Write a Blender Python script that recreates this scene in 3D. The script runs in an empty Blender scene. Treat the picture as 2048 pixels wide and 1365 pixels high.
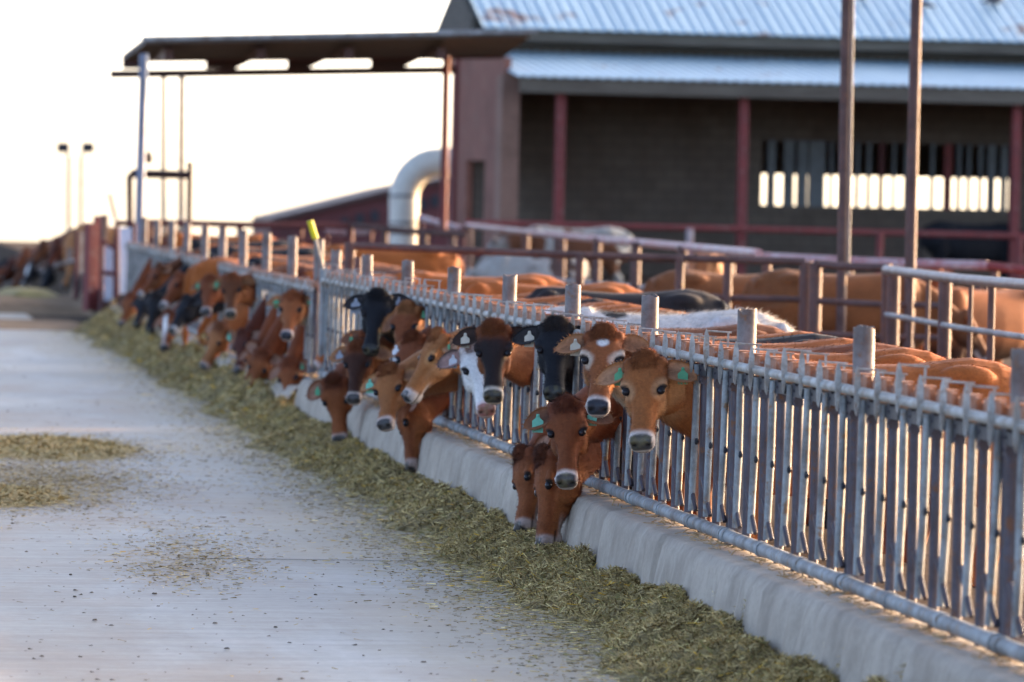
import bpy, math, random
import numpy as np
from mathutils import Vector, Matrix
random.seed(7)
RNG = np.random.default_rng(7)
SC = bpy.context.scene
COL = SC.collection

# ------------------------------------------------------------------ camera, sky, sun, exposure
CAM_Z = 2.015
YAW, PITCH, ROLL, FPX = 0.11970563, 0.02623413, math.radians(1.2), 200 / 36 * 2048
_F = Vector((math.sin(YAW) * math.cos(PITCH), math.cos(YAW) * math.cos(PITCH), -math.sin(PITCH)))
_R0 = Vector((math.cos(YAW), -math.sin(YAW), 0))
_U0 = _R0.cross(_F)
_R = _R0 * math.cos(ROLL) + _U0 * math.sin(ROLL)
_U = _U0 * math.cos(ROLL) - _R0 * math.sin(ROLL)
cam_d = bpy.data.cameras.new('camera')
cam = bpy.data.objects.new('camera', cam_d)
COL.objects.link(cam)
cam.matrix_world = Matrix(((_R.x, _U.x, -_F.x, 0), (_R.y, _U.y, -_F.y, 0), (_R.z, _U.z, -_F.z, CAM_Z), (0, 0, 0, 1)))
cam_d.sensor_width = 36
cam_d.lens = 200
cam_d.clip_end = 6000
cam_d.dof.use_dof = True
cam_d.dof.focus_distance = 28.3
cam_d.dof.aperture_fstop = 4.0
SC.camera = cam

SUN_AZ, SUN_EL = math.radians(60), math.radians(7.5)      # azimuth measured from +Y towards +X
world = bpy.data.worlds.new('World')
SC.world = world
world.use_nodes = True
wn = world.node_tree.nodes
sky = wn.new('ShaderNodeTexSky')
sky.sky_type = 'NISHITA'
sky.sun_disc = False
sky.sun_elevation = SUN_EL
sky.sun_rotation = SUN_AZ
sky.dust_density = 2.3
sky.air_density = 0.28
sky.ozone_density = 0.25
world.node_tree.links.new(sky.outputs[0], wn['Background'].inputs[0])
wn['Background'].inputs[1].default_value = 0.15
sun_d = bpy.data.lights.new('sun', 'SUN')
sun = bpy.data.objects.new('sun', sun_d)
COL.objects.link(sun)
sun_d.energy = 2.0
sun_d.angle = math.radians(0.5)
sun_d.color = (0.78, 0.40, 0.14)
_sd = Vector((math.sin(SUN_AZ) * math.cos(SUN_EL), math.cos(SUN_AZ) * math.cos(SUN_EL), math.sin(SUN_EL)))
sun.rotation_euler = _sd.to_track_quat('Z', 'Y').to_euler()
sun.location = _sd * 300
SC.view_settings.view_transform = 'Standard'
SC.view_settings.look = 'None'
SC.view_settings.gamma = 1.0
SC.view_settings.exposure = 2.95
SC.cycles.use_denoising = True
SC.cycles.max_bounces = 8


def ray(px, py):
    a, b = px - 1024, py - 682.5
    return (_F * FPX + _R * a - _U * b)


def at(px, py, Y):
    """the point of the road frame seen at a photo position, at a known distance down the road"""
    r = ray(px, py)
    return Vector((0, 0, CAM_Z)) + r * (Y / r.y)


# ------------------------------------------------------------------ helpers
def tag(o, label=None, cat=None, group=None, kind=None):
    if label: o['label'] = label
    if cat: o['category'] = cat
    if group: o['group'] = group
    if kind: o['kind'] = kind
    return o


def empty(name, loc, rz=0.0):
    o = bpy.data.objects.new(name, None)
    o.empty_display_size = 0.2
    o.location = loc
    o.rotation_euler = (0, 0, rz)
    COL.objects.link(o)
    return o


def mesh_obj(name, verts, faces, mats, parent=None, smooth=False, midx=None, loc=None):
    me = bpy.data.meshes.new(name)
    me.from_pydata([tuple(v) for v in verts], [], faces)
    for m in (mats if isinstance(mats, (list, tuple)) else [mats]):
        me.materials.append(m)
    if midx is not None:
        me.polygons.foreach_set('material_index', np.array(midx, dtype=np.int32))
    me.polygons.foreach_set('use_smooth', np.full(len(me.polygons), bool(smooth)))
    me.update()
    o = bpy.data.objects.new(name, me)
    COL.objects.link(o)
    if parent: o.parent = parent
    if loc is not None: o.location = loc
    return o


class MB:
    """collects shapes for one mesh object"""
    def __init__(s):
        s.v, s.f, s.m = [], [], []

    def add(s, vs, fs, m=0):
        k = len(s.v)
        s.v += [tuple(p) for p in vs]
        s.f += [tuple(i + k for i in f) for f in fs]
        s.m += [m] * len(fs)
        return s

    def hexa(s, c, m=0):
        return s.add(c, [(0, 3, 2, 1), (4, 5, 6, 7), (0, 1, 5, 4), (1, 2, 6, 5), (2, 3, 7, 6), (3, 0, 4, 7)], m)

    def box(s, x0, x1, y0, y1, z0, z1, m=0):
        return s.hexa([(x0, y0, z0), (x1, y0, z0), (x1, y1, z0), (x0, y1, z0), (x0, y0, z1), (x1, y0, z1), (x1, y1, z1), (x0, y1, z1)], m)

    def bar(s, a, b, w, h, up=(0, 0, 1), m=0):
        a, b = Vector(a), Vector(b)
        d = (b - a).normalized()
        up = Vector(up)
        if abs(d.dot(up)) > .99: up = Vector((0, 1, 0))
        x = d.cross(up).normalized() * w / 2
        y = x.cross(d).normalized() * h / 2
        return s.hexa([a - x - y, a + x - y, a + x + y, a - x + y, b - x - y, b + x - y, b + x + y, b - x + y], m)

    def tube(s, pts, r, n=10, m=0, caps=True):
        pts = [Vector(p) for p in pts]
        rs = r if isinstance(r, (list, tuple)) else [r] * len(pts)
        up = Vector((0, 0, 1))
        d0 = (pts[1] - pts[0]).normalized()
        if abs(d0.dot(up)) > .9: up = Vector((0, 1, 0))
        vs, fs = [], []
        for i, p in enumerate(pts):
            d = (pts[min(i + 1, len(pts) - 1)] - pts[max(i - 1, 0)]).normalized()
            x = d.cross(up).normalized()
            y = x.cross(d).normalized()
            up = y if abs(d.dot(up)) < .99 else up
            for k in range(n):
                t = 2 * math.pi * k / n
                vs.append(p + (x * math.cos(t) + y * math.sin(t)) * rs[i])
        for i in range(len(pts) - 1):
            for k in range(n):
                fs.append((i * n + k, i * n + (k + 1) % n, (i + 1) * n + (k + 1) % n, (i + 1) * n + k))
        if caps:
            fs.append(tuple(range(n - 1, -1, -1)))
            fs.append(tuple(range((len(pts) - 1) * n, len(pts) * n)))
        return s.add(vs, fs, m)

    def prism(s, outline, y0, y1, m=0):
        """outline of (x,z) points extruded along y"""
        n = len(outline)
        vs = [(x, y0, z) for x, z in outline] + [(x, y1, z) for x, z in outline]
        fs = [tuple(range(n)), tuple(range(2 * n - 1, n - 1, -1))]
        fs += [((i + 1) % n, i, n + i, n + (i + 1) % n) for i in range(n)]
        return s.add(vs, fs, m)

    def ball(s, c, r, n=10, m=0, sc=(1, 1, 1)):
        vs, fs = [], []
        for i in range(n + 1):
            a = math.pi * i / n
            for k in range(2 * n):
                b = math.pi * k / n
                vs.append((c[0] + r * sc[0] * math.sin(a) * math.cos(b), c[1] + r * sc[1] * math.sin(a) * math.sin(b), c[2] + r * sc[2] * math.cos(a)))
        for i in range(n):
            for k in range(2 * n):
                fs.append((i * 2 * n + k, i * 2 * n + (k + 1) % (2 * n), (i + 1) * 2 * n + (k + 1) % (2 * n), (i + 1) * 2 * n + k))
        return s.add(vs, fs, m)

    def build(s, name, mats, parent=None, smooth=False, loc=None):
        o = mesh_obj(name, s.v, s.f, mats, parent, smooth, s.m, loc)
        if smooth:
            o.data.set_sharp_from_angle(angle=math.radians(40))
        return o


def bevel(o, w=0.004, seg=1):
    b = o.modifiers.new('bevel', 'BEVEL')
    b.width = w
    b.segments = seg
    b.limit_method = 'ANGLE'
    return o


def copy_tree(o, parent=None):
    c = o.copy()
    COL.objects.link(c)
    if parent: c.parent = parent
    for ch in list(o.children):
        copy_tree(ch, c)
    return c


# ------------------------------------------------------------------ materials
def nodes_of(name):
    m = bpy.data.materials.new(name)
    m.use_nodes = True
    nt = m.node_tree
    return m, nt, nt.nodes, nt.links, nt.nodes['Principled BSDF']


def noise(nt, scale, detail=6, rough=.6, vec=None, stretch=None):
    n = nt.nodes.new('ShaderNodeTexNoise')
    n.inputs['Scale'].default_value = scale
    n.inputs['Detail'].default_value = detail
    n.inputs['Roughness'].default_value = rough
    if stretch:
        mp = nt.nodes.new('ShaderNodeMapping')
        mp.inputs['Scale'].default_value = stretch
        nt.links.new(vec, mp.inputs[0])
        vec = mp.outputs[0]
    if vec: nt.links.new(vec, n.inputs['Vector'])
    return n.outputs['Fac']


def ramp(nt, fac, stops, interp='LINEAR'):
    r = nt.nodes.new('ShaderNodeValToRGB')
    r.color_ramp.interpolation = interp
    e = r.color_ramp.elements
    while len(e) < len(stops): e.new(.5)
    for k, (p, c) in enumerate(stops):
        e[k].position = p
        e[k].color = (*c, 1) if not isinstance(c, (int, float)) else (c, c, c, 1)
    nt.links.new(fac, r.inputs[0])
    return r.outputs[0]


def mix(nt, fac, a, b, mode='MIX'):
    n = nt.nodes.new('ShaderNodeMix')
    n.data_type = 'RGBA'
    n.blend_type = mode
    for s, v in ((0, fac), (6, a), (7, b)):
        if isinstance(v, bpy.types.NodeSocket): nt.links.new(v, n.inputs[s])
        elif isinstance(v, (int, float)): n.inputs[s].default_value = v if s == 0 else (v, v, v, 1)
        else: n.inputs[s].default_value = (*v, 1)
    return n.outputs[2]


def bump(nt, h, strength=.3, dist=.01):
    b = nt.nodes.new('ShaderNodeBump')
    b.inputs['Strength'].default_value = strength
    b.inputs['Distance'].default_value = dist
    nt.links.new(h, b.inputs['Height'])
    return b.outputs[0]


def wpos(nt):
    return nt.nodes.new('ShaderNodeNewGeometry').outputs['Position']


def opos(nt):
    return nt.nodes.new('ShaderNodeTexCoord').outputs['Object']


def worn(name, base, second, scale=6, lo=.45, hi=.6, rough=.6, metal=0.0, fine=40, spec=.3, world=True, third=None, stretch=None, bmp=.15):
    """base colour with patches of a second colour (rust, dirt, bare metal) and fine grain"""
    m, nt, N, L, P = nodes_of(name)
    v = wpos(nt) if world else opos(nt)
    f = noise(nt, scale, 8, .65, v, stretch or (1, 1, 1))
    c = ramp(nt, f, [(lo, base), (hi, second)])
    g = noise(nt, fine, 4, .6, v)
    c = mix(nt, .5, c, ramp(nt, g, [(.3, .72), (.7, 1.25)]), 'MULTIPLY')
    if third:
        f2 = noise(nt, scale * 2.3, 8, .7, v)
        c = mix(nt, ramp(nt, f2, [(.56, 0.0), (.66, 1.0)]), c, third)
    L.new(c, P.inputs['Base Color'])
    P.inputs['Roughness'].default_value = rough
    P.inputs['Metallic'].default_value = metal
    P.inputs['Specular IOR Level'].default_value = spec
    if bmp: L.new(bump(nt, g, bmp, .004), P.inputs['Normal'])
    return m


M = {}
M['galv'] = worn('galvanised_steel', (.31, .335, .33), (.13, .125, .115), 6, .38, .66, .6, 0.0, 60, third=(.22, .13, .07))
M['galv_bright'] = worn('pale_galvanised_plate', (.44, .45, .42), (.25, .22, .18), 9, .36, .62, .55, .1, 70, third=(.28, .18, .12))
M['dark_steel'] = worn('dark_weathered_steel', (.085, .08, .095), (.06, .045, .045), 8, .35, .7, .5, .35, 50, third=(.13, .06, .03))
M['rust'] = worn('rusted_steel', (.33, .125, .055), (.42, .22, .14), 16, .4, .65, .8, 0, 70, third=(.36, .33, .31))
M['post'] = worn('weathered_pipe_post', (.20, .18, .17), (.11, .075, .06), 7, .4, .68, .6, .2, 45, third=(.20, .10, .05))
M['brown_pipe'] = worn('brown_rusty_pipe', (.12, .07, .058), (.075, .04, .032), 5, .4, .65, .6, .1, 40, third=(.17, .08, .05))
M['pink_pipe'] = worn('faded_red_painted_pipe', (.42, .33, .32), (.33, .13, .13), 3, .42, .62, .5, .1, 30, third=(.5, .46, .45))
M['grey_pipe'] = worn('pale_grey_pipe', (.24, .23, .22), (.17, .14, .12), 4, .4, .65, .5, .25, 40)
M['red'] = worn('faded_red_paint', (.20, .042, .038), (.15, .04, .036), 4, .4, .7, .6, 0, 30, third=(.24, .13, .11))
M['maroon'] = worn('maroon_paint', (.12, .035, .035), (.08, .03, .028), 2, .4, .7, .65, 0, 20)
M['blue_post'] = worn('blue_grey_steel', (.17, .20, .27), (.14, .15, .18), 3, .4, .7, .45, .3, 20)
M['pale_pole'] = worn('pale_pole', (.30, .27, .22), (.22, .19, .15), 3, .4, .7, .6, 0, 20)
M['white_panel'] = worn('white_sheet', (.62, .70, .78), (.5, .56, .62), 2, .45, .75, .5, 0, 20)
M['duct'] = worn('cream_painted_duct', (.66, .62, .52), (.52, .47, .38), 1.5, .4, .75, .45, 0, 12)
M['yellow'] = worn('yellow_tape', (.75, .66, .01), (.65, .55, .02), 9, .4, .7, .5, 0, 40)
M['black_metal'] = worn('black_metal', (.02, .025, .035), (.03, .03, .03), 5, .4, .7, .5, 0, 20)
M['beam'] = worn('dark_brown_steel_beam', (.07, .042, .036), (.05, .032, .03), 3, .4, .7, .6, .1, 20)
M['wood'] = worn('weathered_grey_board', (.135, .118, .09), (.085, .07, .052), 2.5, .4, .65, .8, 0, 30, stretch=(.4, 1, 5))
M['pink_wall'] = worn('faded_pink_plaster', (.26, .105, .07), (.17, .07, .045), 1.2, .4, .7, .8, 0, 15, third=(.24, .13, .09))
M['tan_column'] = worn('tan_concrete_column', (.27, .155, .11), (.19, .11, .075), 1.5, .4, .7, .8, 0, 15)


def block_wall():
    m, nt, N, L, P = nodes_of('dusty_block_wall')
    v = opos(nt)
    sx = N.new('ShaderNodeSeparateXYZ'); L.new(v, sx.inputs[0])
    cb = N.new('ShaderNodeCombineXYZ'); L.new(sx.outputs['X'], cb.inputs[0]); L.new(sx.outputs['Z'], cb.inputs[1])
    b = N.new('ShaderNodeTexBrick')
    b.inputs['Scale'].default_value = 1.0
    b.inputs['Brick Width'].default_value = .42
    b.inputs['Row Height'].default_value = .21
    b.inputs['Mortar Size'].default_value = .012
    for k, c in (('Color1', (.135, .108, .08)), ('Color2', (.105, .085, .064)), ('Mortar', (.075, .062, .05))):
        b.inputs[k].default_value = (*c, 1)
    L.new(cb.outputs[0], b.inputs['Vector'])
    st = noise(nt, .5, 7, .65, v, (1, 1, .5))
    c = mix(nt, ramp(nt, st, [(.42, 0.0), (.65, .75)]), b.outputs['Color'], (.075, .05, .034))
    L.new(c, P.inputs['Base Color'])
    P.inputs['Roughness'].default_value = .95
    return m


M['interior'] = block_wall()
M['slat'] = worn('grey_green_slat', (.16, .18, .18), (.11, .12, .12), 2, .4, .7, .7, 0, 15)
M['dirt'] = worn('dry_manure_dirt', (.06, .042, .03), (.10, .072, .05), 1.3, .35, .7, .95, 0, 9, third=(.045, .03, .02), bmp=.6, spec=.03)
M['dirt_mound'] = worn('trampled_tan_dirt', (.30, .21, .13), (.19, .13, .085), 1.1, .35, .7, .95, 0, 6, bmp=.6, spec=.05)
M['clod'] = worn('dark_clod', (.10, .072, .048), (.15, .11, .075), 9, .4, .7, .9, 0, 60, bmp=.5)
M['tag_green'] = worn('green_plastic', (.08, .30, .15), (.07, .26, .13), 6, .4, .7, .45, 0, 30, bmp=0)
M['tag_teal'] = worn('teal_plastic', (.16, .47, .33), (.13, .42, .29), 6, .4, .7, .45, 0, 30, bmp=0)
M['tag_cream'] = worn('cream_plastic', (.52, .46, .36), (.45, .4, .3), 6, .4, .7, .45, 0, 30, bmp=0)
M['tag_white'] = worn('white_plastic', (.62, .64, .66), (.55, .57, .6), 6, .4, .7, .45, 0, 30, bmp=0)
M['tag_grey'] = worn('grey_plastic', (.30, .33, .38), (.26, .28, .32), 6, .4, .7, .45, 0, 30, bmp=0)
M['tag_orange'] = worn('orange_plastic', (.75, .16, .02), (.65, .12, .02), 6, .4, .7, .45, 0, 30, bmp=0)
M['tongue'] = worn('grey_pink_tongue', (.30, .20, .22), (.25, .24, .28), 30, .4, .6, .3, 0, 90)


def metal_roof():
    m, nt, N, L, P = nodes_of('corrugated_metal_roof')
    v = wpos(nt)
    f = noise(nt, .55, 9, .7, v, (1, .35, .35))
    c = ramp(nt, f, [(.35, (.36, .50, .57)), (.65, (.48, .62, .66))])
    r = noise(nt, .9, 10, .72, v)
    c = mix(nt, ramp(nt, r, [(.60, 0.0), (.66, 1.0)]), c, (.24, .12, .08))
    g = noise(nt, 9, 5, .6, v)
    c = mix(nt, .35, c, ramp(nt, g, [(.3, .75), (.7, 1.2)]), 'MULTIPLY')
    L.new(c, P.inputs['Base Color'])
    P.inputs['Metallic'].default_value = .35
    P.inputs['Roughness'].default_value = .42
    return m


M['roof'] = metal_roof()


def road_mat():
    m, nt, N, L, P = nodes_of('swept_concrete')
    v = wpos(nt)
    big = noise(nt, .35, 5, .55, v, (.6, .35, 1))
    c = ramp(nt, big, [(.3, (.245, .228, .185)), (.7, (.345, .345, .31))])
    # pale worn wheel polish, streaked along the lane
    st = noise(nt, 1.2, 6, .6, v, (1.2, .16, 1))
    c = mix(nt, ramp(nt, st, [(.5, 0.0), (.72, .7)]), c, (.44, .455, .43))
    # brown manure film in patches
    fm = noise(nt, .8, 7, .62, v, (.8, .3, 1))
    c = mix(nt, ramp(nt, fm, [(.44, 0.0), (.66, .8)]), c, (.285, .215, .145))
    # broom grooves across the lane
    w = N.new('ShaderNodeTexWave')
    w.wave_type = 'BANDS'
    w.bands_direction = 'Y'
    w.inputs['Scale'].default_value = 4.2
    w.inputs['Distortion'].default_value = 2.5
    w.inputs['Detail'].default_value = 4
    w.inputs['Detail Scale'].default_value = 1.5
    L.new(v, w.inputs['Vector'])
    c = mix(nt, .22, c, ramp(nt, w.outputs['Fac'], [(.1, .68), (.7, 1.15)]), 'MULTIPLY')
    ln = noise(nt, 1.0, 6, .7, v, (.9, 6.0, 1))
    c = mix(nt, .6, c, ramp(nt, ln, [(.36, .74), (.62, 1.16)]), 'MULTIPLY')
    g = noise(nt, 26, 6, .7, v, (.6, .6, 1))
    c = mix(nt, .35, c, ramp(nt, g, [(.32, .7), (.68, 1.22)]), 'MULTIPLY')
    # chaff dust ground into the slab beside the feed
    sep = N.new('ShaderNodeSeparateXYZ')
    L.new(v, sep.inputs[0])
    wob = noise(nt, .9, 5, .6, v, (1, .5, 1))
    mt = N.new('ShaderNodeMath'); mt.operation = 'MULTIPLY_ADD'
    L.new(wob, mt.inputs[0]); mt.inputs[1].default_value = 1.5
    L.new(sep.outputs['X'], mt.inputs[2])
    mr = N.new('ShaderNodeMapRange')
    mr.inputs['From Min'].default_value = 3.1
    mr.inputs['From Max'].default_value = 4.05
    L.new(mt.outputs[0], mr.inputs['Value'])
    sp = noise(nt, 60, 4, .7, v)
    fac = mix(nt, 1.0, mr.outputs[0], ramp(nt, sp, [(.3, .45), (.6, 1.0)]), 'MULTIPLY')
    c = mix(nt, fac, c, (.31, .26, .155))
    L.new(c, P.inputs['Base Color'])
    P.inputs['Roughness'].default_value = .62
    hb = mix(nt, .5, w.outputs['Fac'], g)
    L.new(bump(nt, hb, .35, .004), P.inputs['Normal'])
    return m


M['road'] = road_mat()


def curb_mat():
    m, nt, N, L, P = nodes_of('worn_curb_concrete')
    v = wpos(nt)
    c = ramp(nt, noise(nt, 2.2, 7, .6, v, (1, 1, 1.6)), [(.35, (.31, .25, .185)), (.65, (.43, .36, .275))])
    c = mix(nt, ramp(nt, noise(nt, 5, 7, .65, v, (1, 1, .5)), [(.48, 0.0), (.68, .8)]), c, (.22, .175, .125))
    g = noise(nt, 45, 5, .65, v)
    c = mix(nt, .45, c, ramp(nt, g, [(.3, .75), (.7, 1.2)]), 'MULTIPLY')
    L.new(c, P.inputs['Base Color'])
    P.inputs['Roughness'].default_value = .75
    L.new(bump(nt, g, .3, .006), P.inputs['Normal'])
    return m


M['curb'] = curb_mat()


def attr_mat(name, rough, fine, sheen=0.0, bm=.2, trans=0.0):
    """colour comes from the mesh's own colour attribute (coat markings, straw colours)"""
    m, nt, N, L, P = nodes_of(name)
    a = N.new('ShaderNodeAttribute')
    a.attribute_name = 'Col'
    v = opos(nt)
    g = noise(nt, fine, 5, .65, v, (1, 1, 1))
    c = mix(nt, .55, a.outputs['Color'], ramp(nt, g, [(.3, .68), (.7, 1.3)]), 'MULTIPLY')
    big = noise(nt, 5, 4, .6, v)
    c = mix(nt, .55, c, ramp(nt, big, [(.3, .62), (.7, 1.3)]), 'MULTIPLY')
    L.new(c, P.inputs['Base Color'])
    # alpha of the colour attribute holds the gloss (wet nose, eye)
    mr = N.new('ShaderNodeMapRange')
    mr.inputs['To Min'].default_value = .04
    mr.inputs['To Max'].default_value = rough
    L.new(a.outputs['Alpha'], mr.inputs['Value'])
    L.new(mr.outputs[0], P.inputs['Roughness'])
    if sheen:
        P.inputs['Sheen Weight'].default_value = sheen
        P.inputs['Sheen Roughness'].default_value = .4
    P.inputs['Specular IOR Level'].default_value = .22
    if bm: L.new(bump(nt, g, bm, .004), P.inputs['Normal'])
    return m


M['coat'] = attr_mat('cow_coat', .75, 70, .03, .35)
M['hay'] = attr_mat('chopped_hay', .8, 30, 0, .2)


def set_col(me, cols):
    """per-vertex RGBA into the colour attribute Col"""
    a = me.color_attributes.new('Col', 'FLOAT_COLOR', 'POINT')
    a.data.foreach_set('color', np.asarray(cols, dtype=np.float32).ravel())


def np_mesh(name, V, quads, tris, mats, cols=None, smooth=True, normals=None):
    me = bpy.data.meshes.new(name)
    nq, nt_ = len(quads), len(tris)
    me.vertices.add(len(V))
    me.vertices.foreach_set('co', np.asarray(V, np.float32).ravel())
    me.loops.add(nq * 4 + nt_ * 3)
    li = np.concatenate([np.asarray(quads, np.int32).ravel(), np.asarray(tris, np.int32).ravel()]).astype(np.int32)
    me.loops.foreach_set('vertex_index', li)
    me.polygons.add(nq + nt_)
    ls = np.concatenate([np.arange(nq) * 4, nq * 4 + np.arange(nt_) * 3]).astype(np.int32)
    me.polygons.foreach_set('loop_start', ls)
    me.polygons.foreach_set('use_smooth', np.full(nq + nt_, smooth))
    for m in mats: me.materials.append(m)
    me.update(calc_edges=True)
    me.validate()
    if cols is not None: set_col(me, cols)
    if normals is not None:
        k, nn = normals
        a = np.zeros(len(me.vertices) * 3, np.float32)
        me.vertices.foreach_get('normal', a)
        a = a.reshape(-1, 3)
        a[k:k + len(nn)] = nn
        me.normals_split_custom_set_from_vertices(a)
    return me


def vnoise(x, y, seed=0):
    """cheap smooth 2-D value noise in 0..1 for numpy arrays"""
    x = np.asarray(x, float); y = np.asarray(y, float)
    xi, yi = np.floor(x).astype(np.int64), np.floor(y).astype(np.int64)
    xf, yf = x - xi, y - yi
    def h(a, b):
        n = (a * 374761393 + b * 668265263 + seed * 974634777) & 0x7fffffff
        n = ((n ^ (n >> 13)) * 1274126177) & 0x7fffffff
        return ((n ^ (n >> 16)) & 0xffff) / 65535.0
    u, v = xf * xf * (3 - 2 * xf), yf * yf * (3 - 2 * yf)
    return (h(xi, yi) * (1 - u) + h(xi + 1, yi) * u) * (1 - v) + (h(xi, yi + 1) * (1 - u) + h(xi + 1, yi + 1) * u) * v


def fbm(x, y, seed=0, o=4):
    r, a, t = 0, .5, 0
    for k in range(o):
        r = r + a * vnoise(x * 2 ** k, y * 2 ** k, seed + k); t += a; a *= .5
    return r / t

# ------------------------------------------------------------------ the setting: ground, lane, dirt crossing
LX = 4.095                                # the feed fence stands along this line


def smooth01(t):
    t = np.clip(t, 0, 1)
    return t * t * (3 - 2 * t)


def drop(Y):
    return .03 * np.clip(np.asarray(Y, float) - 95, 0, 45) + .0145 * np.clip(np.asarray(Y, float) - 140, 0, None)


def ground_z(X, Y):
    X = np.asarray(X, float); Y = np.asarray(Y, float)
    z = -.03 - drop(Y)
    pen = smooth01((X - LX + .05) / .12) * np.clip((1 - np.clip((Y - 150) / 60, 0, 1)), 0, 1)
    top = .20 + .28 * smooth01((Y - 52) / 40)
    drop_fix = drop(Y)
    return z + pen * (top + drop_fix) * smooth01((74 - X) / 20)


def grid_sheet(name, xs, ys, zf, mat, kind='structure'):
    X, Y = np.meshgrid(np.array(xs, float), np.array(ys, float))
    Z = zf(X, Y)
    V = np.stack([X, Y, Z], -1).reshape(-1, 3)
    nx, ny = len(xs), len(ys)
    i, j = np.meshgrid(np.arange(nx - 1), np.arange(ny - 1))
    a = (j * nx + i).ravel()
    q = np.stack([a, a + 1, a + nx + 1, a + nx], 1)
    me = np_mesh(name, V, q, np.zeros((0, 3), int), [mat])
    o = bpy.data.objects.new(name, me)
    COL.objects.link(o)
    tag(o, kind=kind)
    return o


xs = [-3000, -1000, -300, -100, -40, -20, -10] + list(np.arange(-6, 3.9, 1.0)) + [3.95, 4.02, 4.08, 4.16, 4.3, 4.6] + list(np.arange(5, 40, 1.0)) + [50, 60, 75, 100, 300, 1000, 3000]
ys = [-60, -20, 0] + list(np.arange(5, 150, 1.5)) + [160, 180, 200, 240, 300, 500, 1000, 2000, 5000]
grid_sheet('ground', xs, ys, lambda X, Y: ground_z(X, Y) + (fbm(X * .9, Y * .9, 3) - .5) * .10 * ((X > 4.3) & (Y < 140)) , M['dirt'])
grid_sheet('road', np.linspace(-7, LX, 24), np.linspace(-10, 77.5, 60), lambda X, Y: 0 * X + .0 + .004 * np.sin(X * 1.3 + Y * .4), M['road'])
grid_sheet('path', np.linspace(-9, 3.0, 24), np.linspace(82.4, 87.6, 10), lambda X, Y: 0 * X - .008, M['road'])


def mound(name, x0, x1, y0, y1, h, mat, seed, step=.2, edge=.6):
    xs_, ys_ = np.arange(x0, x1 + step, step), np.arange(y0, y1 + step, step)
    def zf(X, Y):
        e = np.minimum(np.minimum(X - x0, x1 - X) / edge, np.minimum(Y - y0, y1 - Y) / edge)
        return ground_z(X, Y) - .02 + h * smooth01(e) * (.35 + .9 * fbm(X * 1.1, Y * .8, seed))
    return grid_sheet(name, xs_, ys_, zf, mat)


mound('dirt_bank', -9, 3.95, 77.4, 82.6, .10, M['dirt_mound'], 11)
mound('dirt_track', -9, 4.6, 87.4, 96, .22, M['dirt_mound'], 12)


# ------------------------------------------------------------------ concrete feed curb
def curb(name, y0, y1, top, label, joints=()):
    n = int((y1 - y0) / .055)
    ysn = np.linspace(y0, y1, n)
    # profile from the lane side over the lip to the pen side: (x, z, how much the licked scallops show)
    prof = [(-.27, -.05, .0), (-.262, .04, .3), (-.245, .14, .7), (-.225, .25, 1), (-.20, top - .05, 1), (-.175, top - .008, .8), (-.15, top, .4), (-.02, top + .005, .1), (.14, top, .0), (.15, top - .02, 0), (.15, 0, 0)]
    V, q = [], []
    for k, y in enumerate(ysn):
        sc2 = vnoise(np.array([y * 1.7]), np.array([2.2]), 5)[0]
        sc = 1 - abs(math.cos(math.pi * (y - 19.52) / .33 + 2.2 * sc2)) ** .8
        sc2 = vnoise(np.array([y * 1.7]), np.array([2.2]), 5)[0]
        jg = max([math.exp(-((y - j) / .035) ** 2) for j in joints] + [0])
        for x, z, s in prof:
            wob = (vnoise(np.array([y * 3]), np.array([z * 6]), 9)[0] - .5) * .022
            V.append((LX + x + s * (.020 * sc * (.4 + .9 * sc2) - .008) + wob * (s > 0) + .035 * jg * (s > 0), y, z + (-.012 * sc * sc2 if z > top - .06 else 0) - .02 * jg * (z > top - .1)))
    m = len(prof)
    for k in range(n - 1):
        for i in range(m - 1):
            a = k * m + i
            q.append((a, a + m, a + m + 1, a + 1))
    me = np_mesh(name, V, np.array(q), np.zeros((0, 3), int), [M['curb']])
    o = bpy.data.objects.new(name, me)
    o.location = (0, 0, 0)
    COL.objects.link(o)
    tag(o, label, 'curb')
    MBe = MB()
    for ye, flip in ((y0, 1), (y1, 0)):
        pass
    return o


CURB_TOP = .425
curb('feed_curb', 13, 47.2, CURB_TOP, 'pale scalloped concrete curb under the near headlock fence, hay heaped against it', (20.3, 26.4, 32.5, 38.6))
curb('feed_curb', 47.9, 79.2, CURB_TOP - .10, 'far stretch of low concrete curb behind the blurred row of feeding cattle', (54, 60))
# straw and dung lying on the curb lip
mb = MB()
for k in range(1500):
    y = 15 + 33 * random.random()
    x = LX - .13 + .22 * random.random()
    a = random.random() * 3.14
    l = .02 + .04 * random.random()
    mb.bar((x, y, CURB_TOP + .006 + random.random() * .012), (x + l * math.cos(a), y + l * math.sin(a), CURB_TOP + .008 + random.random() * .02), .005, .003)
straw_m = worn('dry_straw', (.42, .27, .12), (.30, .19, .08), 20, .4, .6, .8, 0, 60, bmp=0)
tag(mb.build('straw', straw_m), 'dry straw scraps lying along the lip of the concrete curb', 'straw', kind='stuff')


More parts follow.
